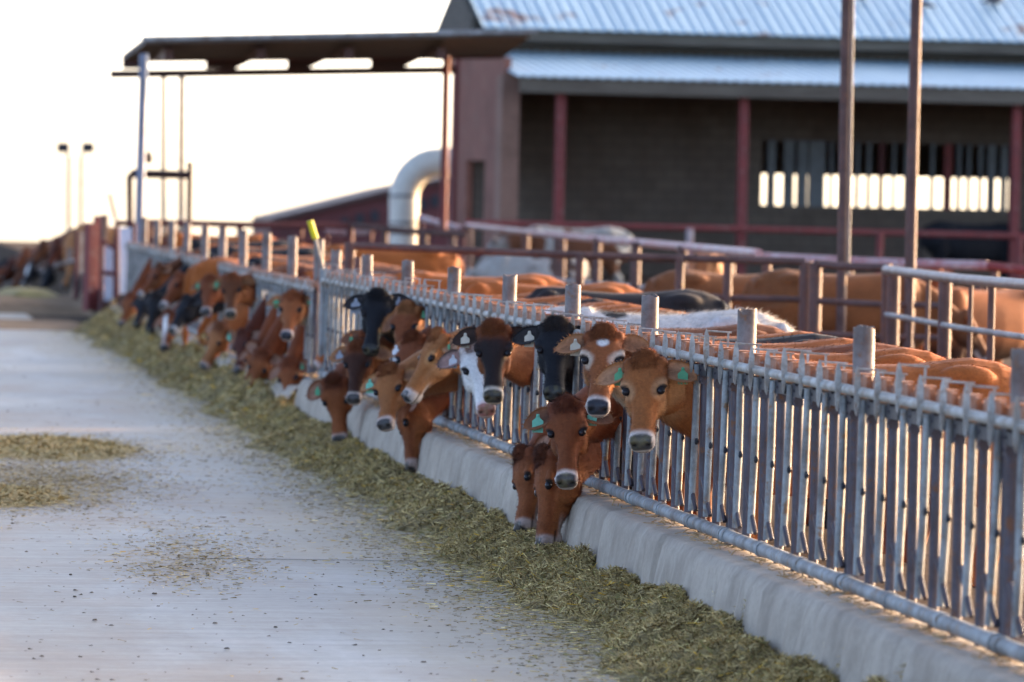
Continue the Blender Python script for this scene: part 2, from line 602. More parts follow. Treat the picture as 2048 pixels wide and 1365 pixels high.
# ------------------------------------------------------------------ hay along the curb
def blades(P, n_dir_flat, length, width, col, seed):
    """P (n,3) centres -> one slim tilted quad each"""
    r = np.random.default_rng(seed)
    n = len(P)
    az = r.uniform(0, 2 * np.pi, n)
    el = r.normal(0, 1, n) * n_dir_flat
    d = np.stack([np.cos(az) * np.cos(el), np.sin(az) * np.cos(el), np.sin(el)], 1)
    w = np.cross(d, np.stack([r.normal(0, .5, n), r.normal(0, .5, n), np.ones(n)], 1))
    w /= np.linalg.norm(w, axis=1)[:, None] + 1e-9
    L_ = (length * r.uniform(.4, 1.4, n))[:, None]
    W_ = (width * r.uniform(.6, 1.5, n))[:, None]
    bend = np.zeros((n, 3)); bend[:, 2] = -r.uniform(0, .25, n) * L_[:, 0]
    V = np.stack([P - d * L_ / 2 - w * W_ / 2 + bend, P - d * L_ / 2 + w * W_ / 2 + bend, P + d * L_ / 2 + w * W_ / 2, P + d * L_ / 2 - w * W_ / 2], 1).reshape(-1, 3)
    q = np.arange(n * 4).reshape(-1, 4)
    C = np.repeat(col, 4, axis=0)
    return V, q, C


HAYC = np.array([(.22, .17, .07, 1), (.29, .225, .10, 1), (.42, .33, .17, 1), (.10, .072, .03, 1), (.15, .14, .05, 1), (.55, .45, .22, 1), (.55, .34, .04, 1)])
HAYP = np.array([.23, .25, .17, .13, .12, .08, .02])


def hay_cols(n, seed, shift=1.0):
    r = np.random.default_rng(seed)
    c = HAYC[r.choice(len(HAYC), n, p=HAYP)].copy()
    c[:, :3] *= np.array([1.06, 1.0, .88])
    c[:, :3] *= r.uniform(.75, 1.35, n)[:, None] * shift * 1.32
    return c


XC = LX - .22                              # foot of the curb


def hay_h(X, Y):
    """height of the heap in front of the curb"""
    w = .28 + .60 * fbm(Y * .8, 0 * Y + 1.3, 21) + .08 * np.sin(Y * 1.9)
    t = (XC + .03 - X) / w
    prof = np.clip(1 - t, 0, 1) ** 1.15 * smooth01((1.05 - t) / .35) * (1 - .8 * smooth01((t - .35) / .5) * smooth01((fbm(X * 3.3, Y * 1.7, 27) - .38) / .2))
    top = .12 + .20 * fbm(Y * .9, 0 * Y + 7.7, 22) + .10 * smooth01((Y - 47) / 3)
    lump = .35 + 1.15 * fbm(X * 4.5, Y * 3.2, 23, 4)
    dip = 1 - .35 * smooth01((t - -.0) / .05) * smooth01((.22 - t) / .2)
    return prof * top * lump * dip


def add_chunk(lst, V, q, C):
    k = sum(len(a[0]) for a in lst)
    lst.append((V, q + k, C))


parts = []
for (y0, y1, dy) in ((13.5, 47.5, .045), (47.5, 79.3, .09)):
    xg = np.arange(2.7, XC + .06, dy)
    yg = np.arange(y0, y1 + dy, dy)
    X, Y = np.meshgrid(xg, yg)
    h = hay_h(X, Y)
    Z = np.where(h > .006, h + .012 * (vnoise(X * 22, Y * 22, 31) - .3), -.03)
    V = np.stack([X, Y, Z], -1).reshape(-1, 3)
    nx = len(xg)
    i, j = np.meshgrid(np.arange(nx - 1), np.arange(len(yg) - 1))
    a = (j * nx + i).ravel()
    q = np.stack([a, a + 1, a + nx + 1, a + nx], 1)
    keep = Z.ravel()[q].max(1) > 0
    q = q[keep]
    v1, v2 = vnoise(X * 16, Y * 16, 41).ravel(), vnoise(X * 40, Y * 40, 42).ravel()
    base = np.array([.12, .086, .034])[None] * (1 - v1[:, None]) + np.array([.33, .25, .105])[None] * v1[:, None]
    base *= (.6 + .8 * v2)[:, None]
    C = np.concatenate([base, np.ones((len(base), 1))], 1)
    add_chunk(parts, V, q, C)


def scatter(n, y0, y1, spread, seed):
    r = np.random.default_rng(seed)
    Y = r.uniform(y0, y1, n)
    X = XC + .05 - np.abs(r.normal(0, spread, n))
    return X, Y


for (n, y0, y1, sp, ln, wd, sd) in ((125000, 18, 33, .48, .045, .0038, 1), (50000, 33, 48, .48, .055, .0055, 2), (30000, 48, 79.2, .5, .09, .009, 3), (5000, 13.5, 18, .5, .06, .008, 4)):
    X, Y = scatter(n, y0, y1, sp, 100 + sd)
    h = hay_h(X, Y)
    r = np.random.default_rng(sd)
    on = h > .01
    keep = (on & ((h > .03) | (r.uniform(0, 1, n) < .55))) | (r.uniform(0, 1, n) < .26 * np.exp(-np.clip(XC - .5 - X, 0, None) * 3.2))
    X, Y, h, on = X[keep], Y[keep], h[keep], on[keep]
    Z = np.where(on, h + r.uniform(-.004, .022, len(h)), .006 + r.uniform(0, .006, len(h)))
    V, q, C = blades(np.stack([X, Y, Z], 1), .42, ln, wd, hay_cols(len(X), sd), sd)
    # scraps off the heap lie flat
    fl = np.repeat(~on, 4)
    V[fl, 2] = .007 + .006 * r.uniform(0, 1, fl.sum())
    add_chunk(parts, V, q, C)
V = np.concatenate([p[0] for p in parts]); q = np.concatenate([p[1] for p in parts]); C = np.concatenate([p[2] for p in parts])
me = np_mesh('hay', V, q, np.zeros((0, 3), int), [M['hay']], C, smooth=False)
o = bpy.data.objects.new('hay', me); COL.objects.link(o)
tag(o, 'chopped green hay strewn in a long heap along the foot of the concrete curb', 'hay', kind='stuff')


def hay_pile(label, cx, cy, rx, ry, h, n, seed, shift=1.0, spread=1.0):
    """a small heap of hay on the lane with its fringe of loose blades"""
    lst = []
    g = .05
    X, Y = np.meshgrid(np.arange(-rx, rx + g, g), np.arange(-ry, ry + g, g))
    rr = np.sqrt((X / rx) ** 2 + (Y / ry) ** 2) + .35 * (fbm(X * 2.2 + seed, Y * 1.4, seed) - .5)
    Z = h * np.clip(1 - rr, 0, 1) ** .7 * (.5 + .9 * fbm(X * 6, Y * 5, seed + 1)) - .004
    Vm = np.stack([X, Y, Z], -1).reshape(-1, 3)
    nx = X.shape[1]
    i, j = np.meshgrid(np.arange(nx - 1), np.arange(X.shape[0] - 1))
    a = (j * nx + i).ravel()
    qm = np.stack([a, a + 1, a + nx + 1, a + nx], 1)
    qm = qm[Vm[qm][:, :, 2].max(1) > 0]
    v1 = vnoise(X * 15, Y * 15, seed).ravel()[:, None]
    Cm = np.concatenate([(np.array([.13, .095, .03]) * (1 - v1) + np.array([.26, .20, .085]) * v1) * shift * 1.25, np.ones_like(v1)], 1)
    add_chunk(lst, Vm, qm, Cm)
    r = np.random.default_rng(seed)
    x, y = r.normal(0, rx * .5 * spread, n), r.normal(0, ry * .55 * spread, n)
    rr = np.sqrt((x / rx) ** 2 + (y / ry) ** 2) + .35 * (fbm(x * 2.2 + seed, y * 1.4, seed) - .5)
    z = np.clip(h * np.clip(1 - rr, 0, 1) ** .7 * (.5 + .9 * fbm(x * 6, y * 5, seed + 1)), .006, None) + r.uniform(0, .012, n)
    Vb, qb, Cb = blades(np.stack([x, y, z], 1), .3, .07, .009, hay_cols(n, seed, 1.0 * shift), seed)
    Cb[:, :3] = .45 * Cb[:, :3] + .55 * np.array([.48, .34, .16]) * np.repeat(r.uniform(.6, 1.3, n), 4)[:, None]
    out = np.repeat(rr > 1, 4)
    Vb[out, 2] = .006 + .006 * r.uniform(0, 1, out.sum())
    add_chunk(lst, Vb, qb, Cb)
    V = np.concatenate([p[0] for p in lst]); q = np.concatenate([p[1] for p in lst]); C = np.concatenate([p[2] for p in lst])
    me = np_mesh('hay_pile', V, q, np.zeros((0, 3), int), [M['hay']], C, smooth=False)
    o = bpy.data.objects.new('hay_pile', me); o.location = (cx, cy, .004); COL.objects.link(o)
    return tag(o, label, 'hay pile', 'loose hay piles on the lane')


hay_pile('low olive hay pile on the lane, the farther of the two at left', 1.62, 43.0, .72, 1.7, .065, 5000, 51, 1.25)
hay_pile('low greenish hay pile at the left edge of the lane, nearer one', .95, 36.3, .62, 1.1, .05, 4500, 52, 1.2)


def chaff(name, label, specs, seed):
    r = np.random.default_rng(seed)
    Ps, Cs = [], []
    for cx, cy, rx, ry, n, sh in specs:
        x, y = r.normal(cx, rx, n), r.normal(cy, ry, n)
        Ps.append(np.stack([x, y, .006 + r.uniform(0, .006, n)], 1))
        c = hay_cols(n, seed + n, sh)
        c[:, :3] = c[:, :3] * .5 + np.array([.30, .20, .10]) * .5 * sh
        Cs.append(c)
    V, q, C = blades(np.concatenate(Ps), .04, .036, .0055, np.concatenate(Cs), seed)
    V[:, 2] = np.clip(V[:, 2], .0055, .02)
    me = np_mesh(name, V, q, np.zeros((0, 3), int), [M['hay']], C, smooth=False)
    o = bpy.data.objects.new(name, me); COL.objects.link(o)
    return tag(o, label, 'chaff', kind='stuff')


chaff('chaff', 'tan chaff and broken straw scattered over the concrete lane', (
    (1.5, 38.6, .45, 1.6, 9000, 1.15), (1.1, 37.0, .4, 1.6, 3500, 1.1), (1.85, 43, .5, 1.4, 2200, 1.2), (1.98, 30.6, .22, 1.1, 1500, 1.3), (1.75, 29.3, .15, .6, 420, 1.3), (2.15, 32.4, .25, 1.2, 600, 1.3),
    (2.0, 30, 1.2, 6, 450, 1.0), (3.1, 31, .2, 7, 1500, 1.0), (3.15, 42, .18, 6, 1600, 1.0), (2.0, 52, 1.0, 9, 300, 1.0)), 61)

# dung clods and crumbs
mb = MB()
r = random.Random(5)
def clod(x, y, s):
    n = 6
    vs = [(x + s * r.uniform(.5, 1.3) * math.cos(k * 1.047), y + s * r.uniform(.5, 1.6) * math.sin(k * 1.047), .004) for k in range(n)]
    vs += [(x + s * r.uniform(.3, .7) * math.cos(k * 1.047), y + s * r.uniform(.3, .9) * math.sin(k * 1.047), s * r.uniform(.35, .8)) for k in range(n)]
    mb.add(vs, [tuple(range(n, 2 * n))] + [(k, (k + 1) % n, n + (k + 1) % n, n + k) for k in range(n)])
for k in range(480):
    y = 23 + 30 * r.random() ** 1.5
    x = r.uniform(.3, 3.2)
    clod(x, y, r.choice((.005, .006, .007, .008, .010, .013)))
for px, py, s in ((190, 1243, .024), (455, 1300, .022), (430, 1249, .018), (358, 1113, .016), (495, 1117, .014), (150, 1196, .02), (141, 1152, .018), (25, 1049, .022), (168, 1228, .013), (385, 1232, .013), (580, 1288, .016), (310, 1190, .022), (730, 1092, .012), (470, 897, .03), (80, 1287, .012), (640, 1296, .012)):
    p = at(px, py, 25)
    rr = ray(px, py); t = -CAM_Z / rr.z
    clod(rr.x * t, rr.y * t, s * .75)
tag(mb.build('debris', M['clod']), 'dark dung clods and crumbs scattered over the lane', 'debris', kind='stuff')
# thin crack line across the slab
mb = MB()
for x0, x1, w in ((1.9, 2.3, .012), (2.3, 2.75, .022), (2.75, 3.3, .008)):
    mb.box(x0, x1, 30.55 + x0 * .02, 30.55 + w + x0 * .02, .005, .0065)
tag(mb.build('road_joint', worn('joint_dirt', (.05, .045, .04), (.10, .09, .08), 12, bmp=0)), kind='structure')


# ------------------------------------------------------------------ headlock feed fence
BAY = 3.05
NL = 7
SP = BAY / NL
ZB, ZT = .47, 1.25


def make_panel():
    root = empty('headlock_panel', (LX, 0, 0))
    P = lambda mb, name, m, par=root, loc=None: mb.build(name, m, par, True, loc)
    mb = MB()
    mb.tube([(-.012, .03, ZB), (-.012, 1.5, ZB), (-.012, BAY - .03, ZB)], .031, 12)
    for y in (.06, 1.02, 2.04, BAY - .06): mb.tube([(-.012, y - .045, ZB), (-.012, y + .045, ZB)], .036, 12)
    P(mb, 'bottom_rail', M['galv'])
    mb = MB()
    mb.tube([(-.025, .02, ZT), (-.025, 1.5, ZT), (-.025, BAY - .02, ZT)], .021, 10)
    P(mb, 'top_rail', M['galv_bright'])
    mb = MB()
    mb.box(.022, .04, .02, BAY - .02, ZT - .03, ZT + .045)
    for i in range(NL):
        y = i * SP + .10
        mb.box(.0, .0215, y, y + .30, ZT + .012, ZT + .062)
        mb.box(-.02, .045, y + .1, y + .19, ZT + .063, ZT + .069)
    P(mb, 'rear_rail', M['rust'])
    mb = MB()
    mb.box(-.014, .034, .03, BAY - .03, ZT - .082, ZT - .034)  # dark bar added to stand in for the shadow gap under the top pipe
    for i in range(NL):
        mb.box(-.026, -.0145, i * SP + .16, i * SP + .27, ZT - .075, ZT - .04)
    P(mb, 'shadow_gap_bar', M['black_metal'])
    up = None
    for i in range(NL + 1):
        y = min(i * SP, BAY - .03) + (.03 if i == 0 else 0)
        if up is None:
            mb = MB()
            mb.tube([(.012, 0, ZB - .09), (.012, 0, ZT - .02)], .0208, 12)
            mb.box(-.012, .026, -.03, .03, ZT - .12, ZT - .025)
            for zz in (ZT - .10, ZT - .055): mb.tube([(-.012, -.036, zz), (-.012, -.028, zz)], .008, 8)
            up = P(mb, 'upright', M['dark_steel'], loc=(0, y, 0))
        else:
            c = up.copy(); COL.objects.link(c); c.parent = root; c.location = (0, y, 0)
    pv = pb = lp = st = None
    for i in range(NL):
        y = i * SP + .06
        if pv is None:
            mb = MB()
            zp = .86
            mb.tube([(-.004, .035, -.335), (0, 0, 0), (.002, -.012, .36)], [.0150, .0172, .0160], 10)
            pv = P(mb, 'pivot_bar', M['galv'], loc=(-.022, y, zp))
            mb = MB()
            mb.ball((.006, -.012, -.004), .014, 5, 0, (.8, .9, 1.25))
            mb.tube([(.006, -.03, -.004), (.006, .024, -.004)], .008, 6)
            pb = P(mb, 'pivot_bolt', M['black_metal'], pv)
            mb = MB()
            # flat duck-bill plate standing in front of the rail, its twin behind, and the rod between them
            out = [(-.054, -.080), (-.047, -.094), (-.041, -.06), (-.034, .0), (-.034, .06), (-.042, .095), (-.048, .103), (-.055, .08), (-.060, .02)]
            mb.prism(out, -.006, .006)
            mb.bar((.055, 0, -.02), (.055, 0, .092), .012, .008, (1, 0, 0))
            mb.tube([(-.05, 0, .094), (.07, 0, .088)], .0045, 6)
            lp = P(mb, 'latch_plate', M['galv_bright'], loc=(0, y - .012, ZT))
            mb = MB()
            mb.tube([(-.016, -.13, 0), (-.030, .02, .17)], .011, 7)
            st = P(mb, 'stop_rod', M['dark_steel'], loc=(0, y + .09, ZB + .06))
        else:
            c = pv.copy(); COL.objects.link(c); c.parent = root; c.location = (-.022, y, .86)
            d = pb.copy(); COL.objects.link(d); d.parent = c
            c = lp.copy(); COL.objects.link(c); c.parent = root; c.location = (0, y - .012, ZT)
            c = st.copy(); COL.objects.link(c); c.parent = root; c.location = (0, y + .09, ZB + .06)
    return root


def make_post():
    root = MB()
    n = 20
    # a pipe with an open, roughly cut top
    vs, fs = [], []
    zt = 1.50
    for k in range(n):
        a = 2 * math.pi * k / n
        c, s = math.cos(a), math.sin(a)
        top = zt + .006 * math.sin(2 * a + .6) + .004 * math.sin(5 * a)
        vs += [(.044 * c, .044 * s, -.05), (.044 * c, .044 * s, top), (.037 * c, .037 * s, top), (.037 * c, .037 * s, top - .18)]
    for k in range(n):
        a, b = 4 * k, 4 * ((k + 1) % n)
        fs += [(a, b, b + 1, a + 1), (a + 1, b + 1, b + 2, a + 2), (a + 2, b + 2, b + 3, a + 3)]
    fs.append(tuple(4 * k + 3 for k in range(n)))
    root.add(vs, fs)
    return root.build('fence_post', M['post'], None, True)


ORD = ['nearest', 'second', 'third', 'fourth', 'fifth', 'sixth', 'seventh', 'eighth', 'ninth', 'tenth', 'eleventh', 'twelfth']
panel0 = make_panel()
post0 = make_post()
PANELS = []
rp = random.Random(3)
NEAR_DESC = ['empty headlock panel cut by the right edge of the photo', 'empty headlock panel ending at the post nearest the right edge',
             'empty headlock panel right of the fawn green-tagged heifer', 'headlock panel holding the green-tagged fawn heifer and low-feeding red calf',
             'headlock panel the dark-faced brown cow looks out of', 'headlock panel between the dark-faced cow and the fawn cow in profile',
             'headlock panel the fawn cow in profile reaches through', 'headlock panel the black cow with raised ears looks over',
             'headlock panel beside the lone brown calf feeding near its end', 'last near headlock panel, ending at the yellow flagged stick']
k = 0
for sec, (ys0, n, dz, dpost) in enumerate(((19.52 - BAY, 10, 0, 0), (48.85 - BAY + 2.3, 10, -.10, .07))):
    for i in range(n):
        y = ys0 + i * BAY
        p = panel0 if k == 0 else copy_tree(panel0)
        p.location = (LX, y, dz)
        # locks stand a little differently from bay to bay
        for ch in p.children:
            nm = ch.name.split('.')[0]
            if nm == 'latch_plate' and sec: ch.scale.z = .62
            if nm == 'latch_plate':
                ch.location.z += rp.choice((0, 0, 0, 0, .012, .045)) ; ch.rotation_euler.x = rp.uniform(-.06, .06)
            elif nm == 'pivot_bar':
                ch.rotation_euler.x = rp.uniform(-.05, .05)
        q = post0 if k == 0 else post0.copy()
        if k: COL.objects.link(q)
        q.location = (LX + (.055 if sec == 0 else .06), y + (BAY if sec == 0 else .25), dpost)
        q.rotation_euler = (rp.uniform(-.01, .01), rp.uniform(-.012, .012), rp.uniform(0, 6))
        if sec == 0:
            tag(p, NEAR_DESC[i], 'headlock panel', 'headlock panels of the feed fence')
            tag(q, 'grey round pipe post of the near fence, %s counted from the right edge' % ORD[i], 'fence post', 'pipe posts of the feed fence')
        else:
            tag(p, 'blurred far headlock panel, %s past the yellow flagged stick' % ('first' if i == 0 else ORD[i]), 'headlock panel', 'headlock panels of the feed fence')
            tag(q, 'blurred far pipe post, %s beyond the yellow flagged stick' % ('first' if i == 0 else ORD[i]), 'fence post', 'pipe posts of the feed fence')
        PANELS.append((y, p))
        k += 1
    # square end post closing the section
e = MB()
e.box(-.05, .05, -.05, .05, .1, 1.34)
eo = bevel(e.build('end_post', M['galv'], None, False, (LX, 19.52 - BAY + 10 * BAY + .06, 0)), .006)
tag(eo, 'square galvanised end post where the near headlock fence stops', 'fence post')

# stick with yellow tape
st = empty('flagged_stick', at(650, 530, 47.9))
mb = MB(); a, b = at(652, 560, 47.9), at(622, 446, 47.9)
loc = st.location
mb.tube([a - loc, b - loc], .013, 8)
mb.build('stick', M['pale_pole'], st, True)
mb = MB()
a2 = at(631, 478, 47.9); b2 = at(620, 442, 47.9)
mb.tube([a2 - loc, b2 - loc], .026, 10)
mb.build('tape', M['yellow'], st, True)
tag(st, 'leaning rod with a bright yellow taped grip beside the end of the near fence', 'stick')


# ------------------------------------------------------------------ barn
TH = math.radians(5)
BC = Vector((12.4, 104.0, 0))
E1, E2 = Vector((math.cos(TH), math.sin(TH), 0)), Vector((-math.sin(TH), math.cos(TH), 0))


def bx(px, y):
    """position along the barn front for a photo column, y metres behind the front line"""
    r = ray(px, 400)
    # BC + x E1 + y E2 = t r   (2-D)
    A = np.array([[E1.x, -r.x], [E1.y, -r.y]])
    b = -np.array([BC.x + y * E2.x, BC.y + y * E2.y])
    return float(np.linalg.solve(A, b)[0])


def bz(px, py, y):
    x = bx(px, y)
    Y = BC.y + x * E1.y + y * E2.y
    return at(px, py, Y).z


barn = empty('cattle_barn', BC, TH)
tag(barn, 'long dark cattle barn with stepped blue-white corrugated roofs and red posts', 'barn')


def corrugated(name, x0, x1, ya, za, yb, zb, parent, pitch=.20, amp=.022, step=.05, mat='roof', thick=.03):
    """ribbed sheet between a lower edge (ya, za) and an upper edge (yb, zb)"""
    xs_ = np.arange(x0, x1 + 1e-6, step)
    rib = amp * np.clip(np.cos(2 * np.pi * xs_ / pitch) * 2.2 - .6, 0, 1)
    d = np.array([0, yb - ya, zb - za]); L_ = np.linalg.norm(d); nrm = np.array([0, -d[2], d[1]]) / L_
    V = []
    for x, h in zip(xs_, rib):
        for (y, z, o) in ((ya, za, h), (yb, zb, h), (yb, zb, h - thick), (ya, za, h - thick)):
            V.append((x, y + nrm[1] * o, z + nrm[2] * o))
    q = []
    for k in range(len(xs_) - 1):
        a = 4 * k
        for i in range(4):
            q.append((a + i, a + 4 + i, a + 4 + (i + 1) % 4, a + (i + 1) % 4))
    q += [(0, 1, 2, 3), tuple(4 * (len(xs_) - 1) + i for i in (3, 2, 1, 0))]
    return mesh_obj(name, V, q, M[mat], parent)


ze = bz(1060, 152, -1.0)                    # lean-to eave
zr = bz(1035, 103, 3.4)                     # where the lean-to roof meets the wall
zu = bz(1000, 56, 2.9)                      # upper eave
XR = 30
x_e = bx(1060, -1.0)
corrugated('lean_to_roof', x_e - .25, XR, -1.0, ze, 3.45, zr, barn)
ridge_y, ridge_z = 4.95, zu + .43 * 2.25
corrugated('upper_roof', bx(955, 2.9), XR, 2.7, zu, ridge_y, ridge_z, barn, pitch=.22)
corrugated('upper_roof', bx(955, 2.9), XR, 7.15, zu + .03, ridge_y, ridge_z, barn, pitch=.22)
corrugated('rear_roof', 3.0, XR, 12.3, zu - .75, 6.8, zu - .12, barn, pitch=.22)
mb = MB(); mb.box(x_e - .22, XR, -.96, -.90, ze - .30, ze - .035)
mb.build('fascia', M['wood'], barn)
mb = MB(); mb.box(bx(965, 2.8), XR, 2.84, 2.92, zu - .24, zu - .02)
mb.build('fascia', M['wood'], barn)
mb = MB(); mb.box(.02, XR, 3.5, 3.62, zr - .15, zu + .3)
mb.build('wall_band', M['wood'], barn)
# rear wall of the lean-to with the long slatted opening
o0, o1 = bx(1522, 3.5), bx(2035, 3.5)
oz0, oz1 = bz(1700, 414, 3.5), bz(1700, 286, 3.5)
mb = MB()
mb.box(.03, o0, 3.5, 3.62, .2, zr - .16); mb.box(o1, XR, 3.5, 3.62, .2, zr - .16)
mb.box(o0, o1, 3.5, 3.62, .2, oz0); mb.box(o0, o1, 3.5, 3.62, oz1, zr - .16)
mb.build('rear_wall', M['interior'], barn)
# far wall with its own opening, the sky shows through it
f0, f1 = bx(1500, 11.9), bx(2100, 11.9) + 1
fz0, fz1 = bz(1700, 421, 11.9), bz(1700, 352, 11.9)
mb = MB()
mb.box(3.1, f0, 11.9, 12.05, .2, zu - .8); mb.box(f1, XR, 11.9, 12.05, .2, zu - .8)
mb.box(f0, f1, 11.9, 12.05, .2, fz0); mb.box(f0, f1, 11.9, 12.05, fz1, zu - .8); mb.box(3.0, 3.1, 4.5, 12.05, .2, zu - .8)
mb.build('far_wall', M['interior'], barn)
mb = MB(); mb.box(XR - .1, XR, -.5, 12, .2, zu)
mb.build('right_wall', M['interior'], barn)
for px, w, mt in ((1540, 9, 'slat'), (1575, 12, 'slat'), (1602, 12, 'slat'), (1625, 12, 'slat'), (1640, 8, 'slat'), (1660, 3, 'slat'), (1712, 4, 'slat'), (1735, 4, 'slat'), (1760, 5, 'maroon'), (1785, 3, 'slat'), (1810, 4, 'slat'), (1862, 4, 'slat'), (1893, 9, 'red'), (1915, 4, 'slat'), (1935, 4, 'slat'), (1958, 4, 'slat'), (1980, 9, 'slat'), (2005, 7, 'slat'), (2022, 8, 'slat')):
    x = bx(px, 3.56); ww = w / 11378 * 108 / 2 * 1.7
    mb = MB(); mb.box(x - ww, x + ww, 3.52 - .04, 3.52 + .06, oz0 - .02, oz1 + .02)
    mb.build('slat', M[mt], barn)
# end wall, pink, with a doorway, and the gable above
d0, d1 = 1.7, 3.46
dz = bz(955, 322, 3.0)
mb = MB()
mb.box(-.12, 0, .05, d0, 0, zr - .2); mb.box(-.12, 0, d1, 4.4, 0, zr + .1); mb.box(-.12, 0, d0, d1, dz, zr - .0)
mb.build('end_wall', M['pink_wall'], barn)
mb = MB(); mb.box(-.2, .14, -.12, .05, 0, ze + .05); mb.box(-.2, .10, .05, .35, 0, ze)
mb.build('corner_column', M['tan_column'], barn)
mb = MB(); mb.box(-.2, -.02, 4.4, 4.62, 0, zr + .1)
mb.build('corner_post', M['red'], barn)
mb = MB(); mb.add([(-.1, 3.4, zr - .1), (-.1, 6.9, zr - .1), (-.1, 6.9, zu), (-.1, ridge_y, ridge_z - .05), (-.1, 3.4, zu + .2), (.0, 3.4, zr - .1), (.0, 6.9, zr - .1), (.0, 6.9, zu), (.0, ridge_y, ridge_z - .05), (.0, 3.4, zu + .2)],
       [(4, 3, 2, 1, 0), (5, 6, 7, 8, 9), (0, 1, 6, 5), (1, 2, 7, 6), (2, 3, 8, 7), (3, 4, 9, 8), (4, 0, 5, 9)])
mb.build('gable', M['wood'], barn)
for px in (1117, 1483, 2029, 2560):
    x = bx(px, -.6)
    mb = MB(); mb.box(x - .085, x + .085, -.69, -.52, .2, ze - .02)
    mb.box(x - .2, x + .2, -.72, -.49, ze - .30, ze - .16) if px == 1117 else None
    bevel(mb.build('post', M['red'], barn), .01)
mb = MB(); mb.box(.3, XR, -.62, -.55, ze - .22, ze - .07)
mb.build('header_beam', M['beam'], barn)

# pigeons on the roof
def pigeon(px, py, lab, s=1.0, rz=0.3):
    y = 4.0
    x = bx(px, y)
    root = empty('pigeon', (0, 0, 0), rz)
    # on the sheet
    for yy in np.arange(2.8, 7.4, .05):
        z = zu + (yy - 2.7) / (ridge_y - 2.7) * (ridge_z - zu)
        if bz(px, py, yy) <= z: break
    x = bx(px, yy)
    w = BC + E1 * x + E2 * yy
    root.location = (w.x, w.y, z + .03)
    mb = MB()
    mb.tube([(-.22 * s, 0, .03), (-.12 * s, 0, .06), (0, 0, .085), (.08 * s, 0, .11), (.115 * s, 0, .16), (.12 * s, 0, .185)], [.012, .035 * s, .06 * s, .055 * s, .03 * s, .028 * s], 10)
    mb.ball((.135 * s, 0, .19), .03 * s, 6)
    mb.tube([(.155 * s, 0, .188), (.19 * s, 0, .18)], [.009, .003], 6)
    mb.tube([(.02, .02, .06), (.03, .02, -.02)], .006, 6); mb.tube([(.02, -.02, .06), (.03, -.02, -.02)], .006, 6)
    mb.build('body', worn('dark_feathers', (.06, .065, .08), (.10, .10, .11), 14, bmp=0) if 'dark_feathers' not in bpy.data.materials else bpy.data.materials['dark_feathers'], root, True)
    tag(root, lab, 'pigeon', 'pigeons on the upper barn roof')
pigeon(1980, 12, 'dark pigeon on the upper barn roof, rightmost', 1.35, .3)
pigeon(1842, 22, 'dark pigeon sitting on the upper barn roof by the right rusty pole', 1.0, 2.5)
pigeon(1716, 6, 'dark pigeon on the upper barn roof by the left rusty pole', .9, .1)

# red rail fence in front of the barn
rf = empty('red_rail_fence', (BC.x, BC.y - .6, .4))
tag(rf, 'faded red pipe rail fence running below the barn posts', 'fence')
mb = MB(); a, b = at(930, 446, 102.2), at(2150, 476, 103.6)
lo = rf.location
mb.tube([a - lo, (a + b) / 2 - lo + Vector((0, 0, .01)), b - lo], .062, 10)
mb.build('rail', M['red'], rf, True)
for px, py in ((940, 446), (1380, 457), (1760, 467), (2040, 474)):
    p = at(px, py, 102.3); mb = MB(); mb.tube([Vector((p.x, p.y, .3)) - lo, p - lo], .07, 8)
    mb.build('post', M['pink_pipe'] if px == 1380 else M['red'], rf, True)
mb = MB(); mb.tube([a - lo - Vector((0, 0, .6)), b - lo - Vector((0, 0, .6))], .03, 8)
mb.build('lower_rail', M['maroon'], rf, True)

# ------------------------------------------------------------------ canopy over the crossing
cn = empty('canopy', (4.7, 84, 0))
tag(cn, 'flat brown metal canopy on slim posts reaching left from the barn', 'canopy')
lo = cn.location
A0, A1 = at(290, 82, 84), at(1062, 66, 84)
B0, B1 = at(245, 116, 94), at(1005, 112, 95.5)
t = Vector((0, 0, .05))
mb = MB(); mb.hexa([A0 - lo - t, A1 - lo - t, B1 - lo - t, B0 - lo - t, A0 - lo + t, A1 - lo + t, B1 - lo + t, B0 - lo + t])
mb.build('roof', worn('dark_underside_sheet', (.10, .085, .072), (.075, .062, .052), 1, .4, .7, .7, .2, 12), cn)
mb = MB(); mb.bar(A0 - lo + Vector((-.05, -.06, .03)), A1 - lo + Vector((.1, -.06, .03)), .05, .07)
mb.build('roof_edge', M['galv'], cn)
mb = MB(); mb.bar(at(245, 119, 93.8) - lo, at(1000, 112, 94.2) - lo, .12, .10)
mb.build('beam', M['maroon'], cn)
mb = MB(); mb.bar(at(220, 149, 94.6) - lo, at(912, 140, 94.6) - lo, .10, .13)
mb.build('lower_beam', M['beam'], cn)
for px in (330, 515, 690, 875):
    a = at(px + 8, 102, 84.6); b = at(px - 22, 122, 93.5)
    mb = MB(); mb.bar(a - lo - Vector((0, 0, .05)), b - lo + Vector((0, 0, .12)), .13, .18)
    mb.build('rafter', M['brown_pipe'], cn)
for x0, x1, sl in ((245, 292, 0), (412, 470, 50), (575, 615, 50), (742, 800, 50), (888, 905, 0)):
    mb = MB()
    Y0 = 94.3
    p = [at(x0, 138, Y0), at(x1, 138, Y0), at(x1 + sl, 114, Y0), at(x0, 114, Y0)]
    mb.hexa([q - lo for q in p] + [q - lo + Vector((0, .08, 0)) for q in p])
    mb.build('bracket', M['beam'], cn)
def cpost(px0, py0, px1, py1, Y, r, m, name='post'):
    mb = MB(); a = at(px0, py0, Y); b = at(px1, py1, Y)
    mb.tube([a - lo, b - lo], r, 10)
    return mb.build(name, m, cn, True)
cpost(288, 108, 275, 590, 83.0, .066, M['blue_post'])
cpost(327, 150, 327, 470, 94.6, .04, M['pale_pole'])
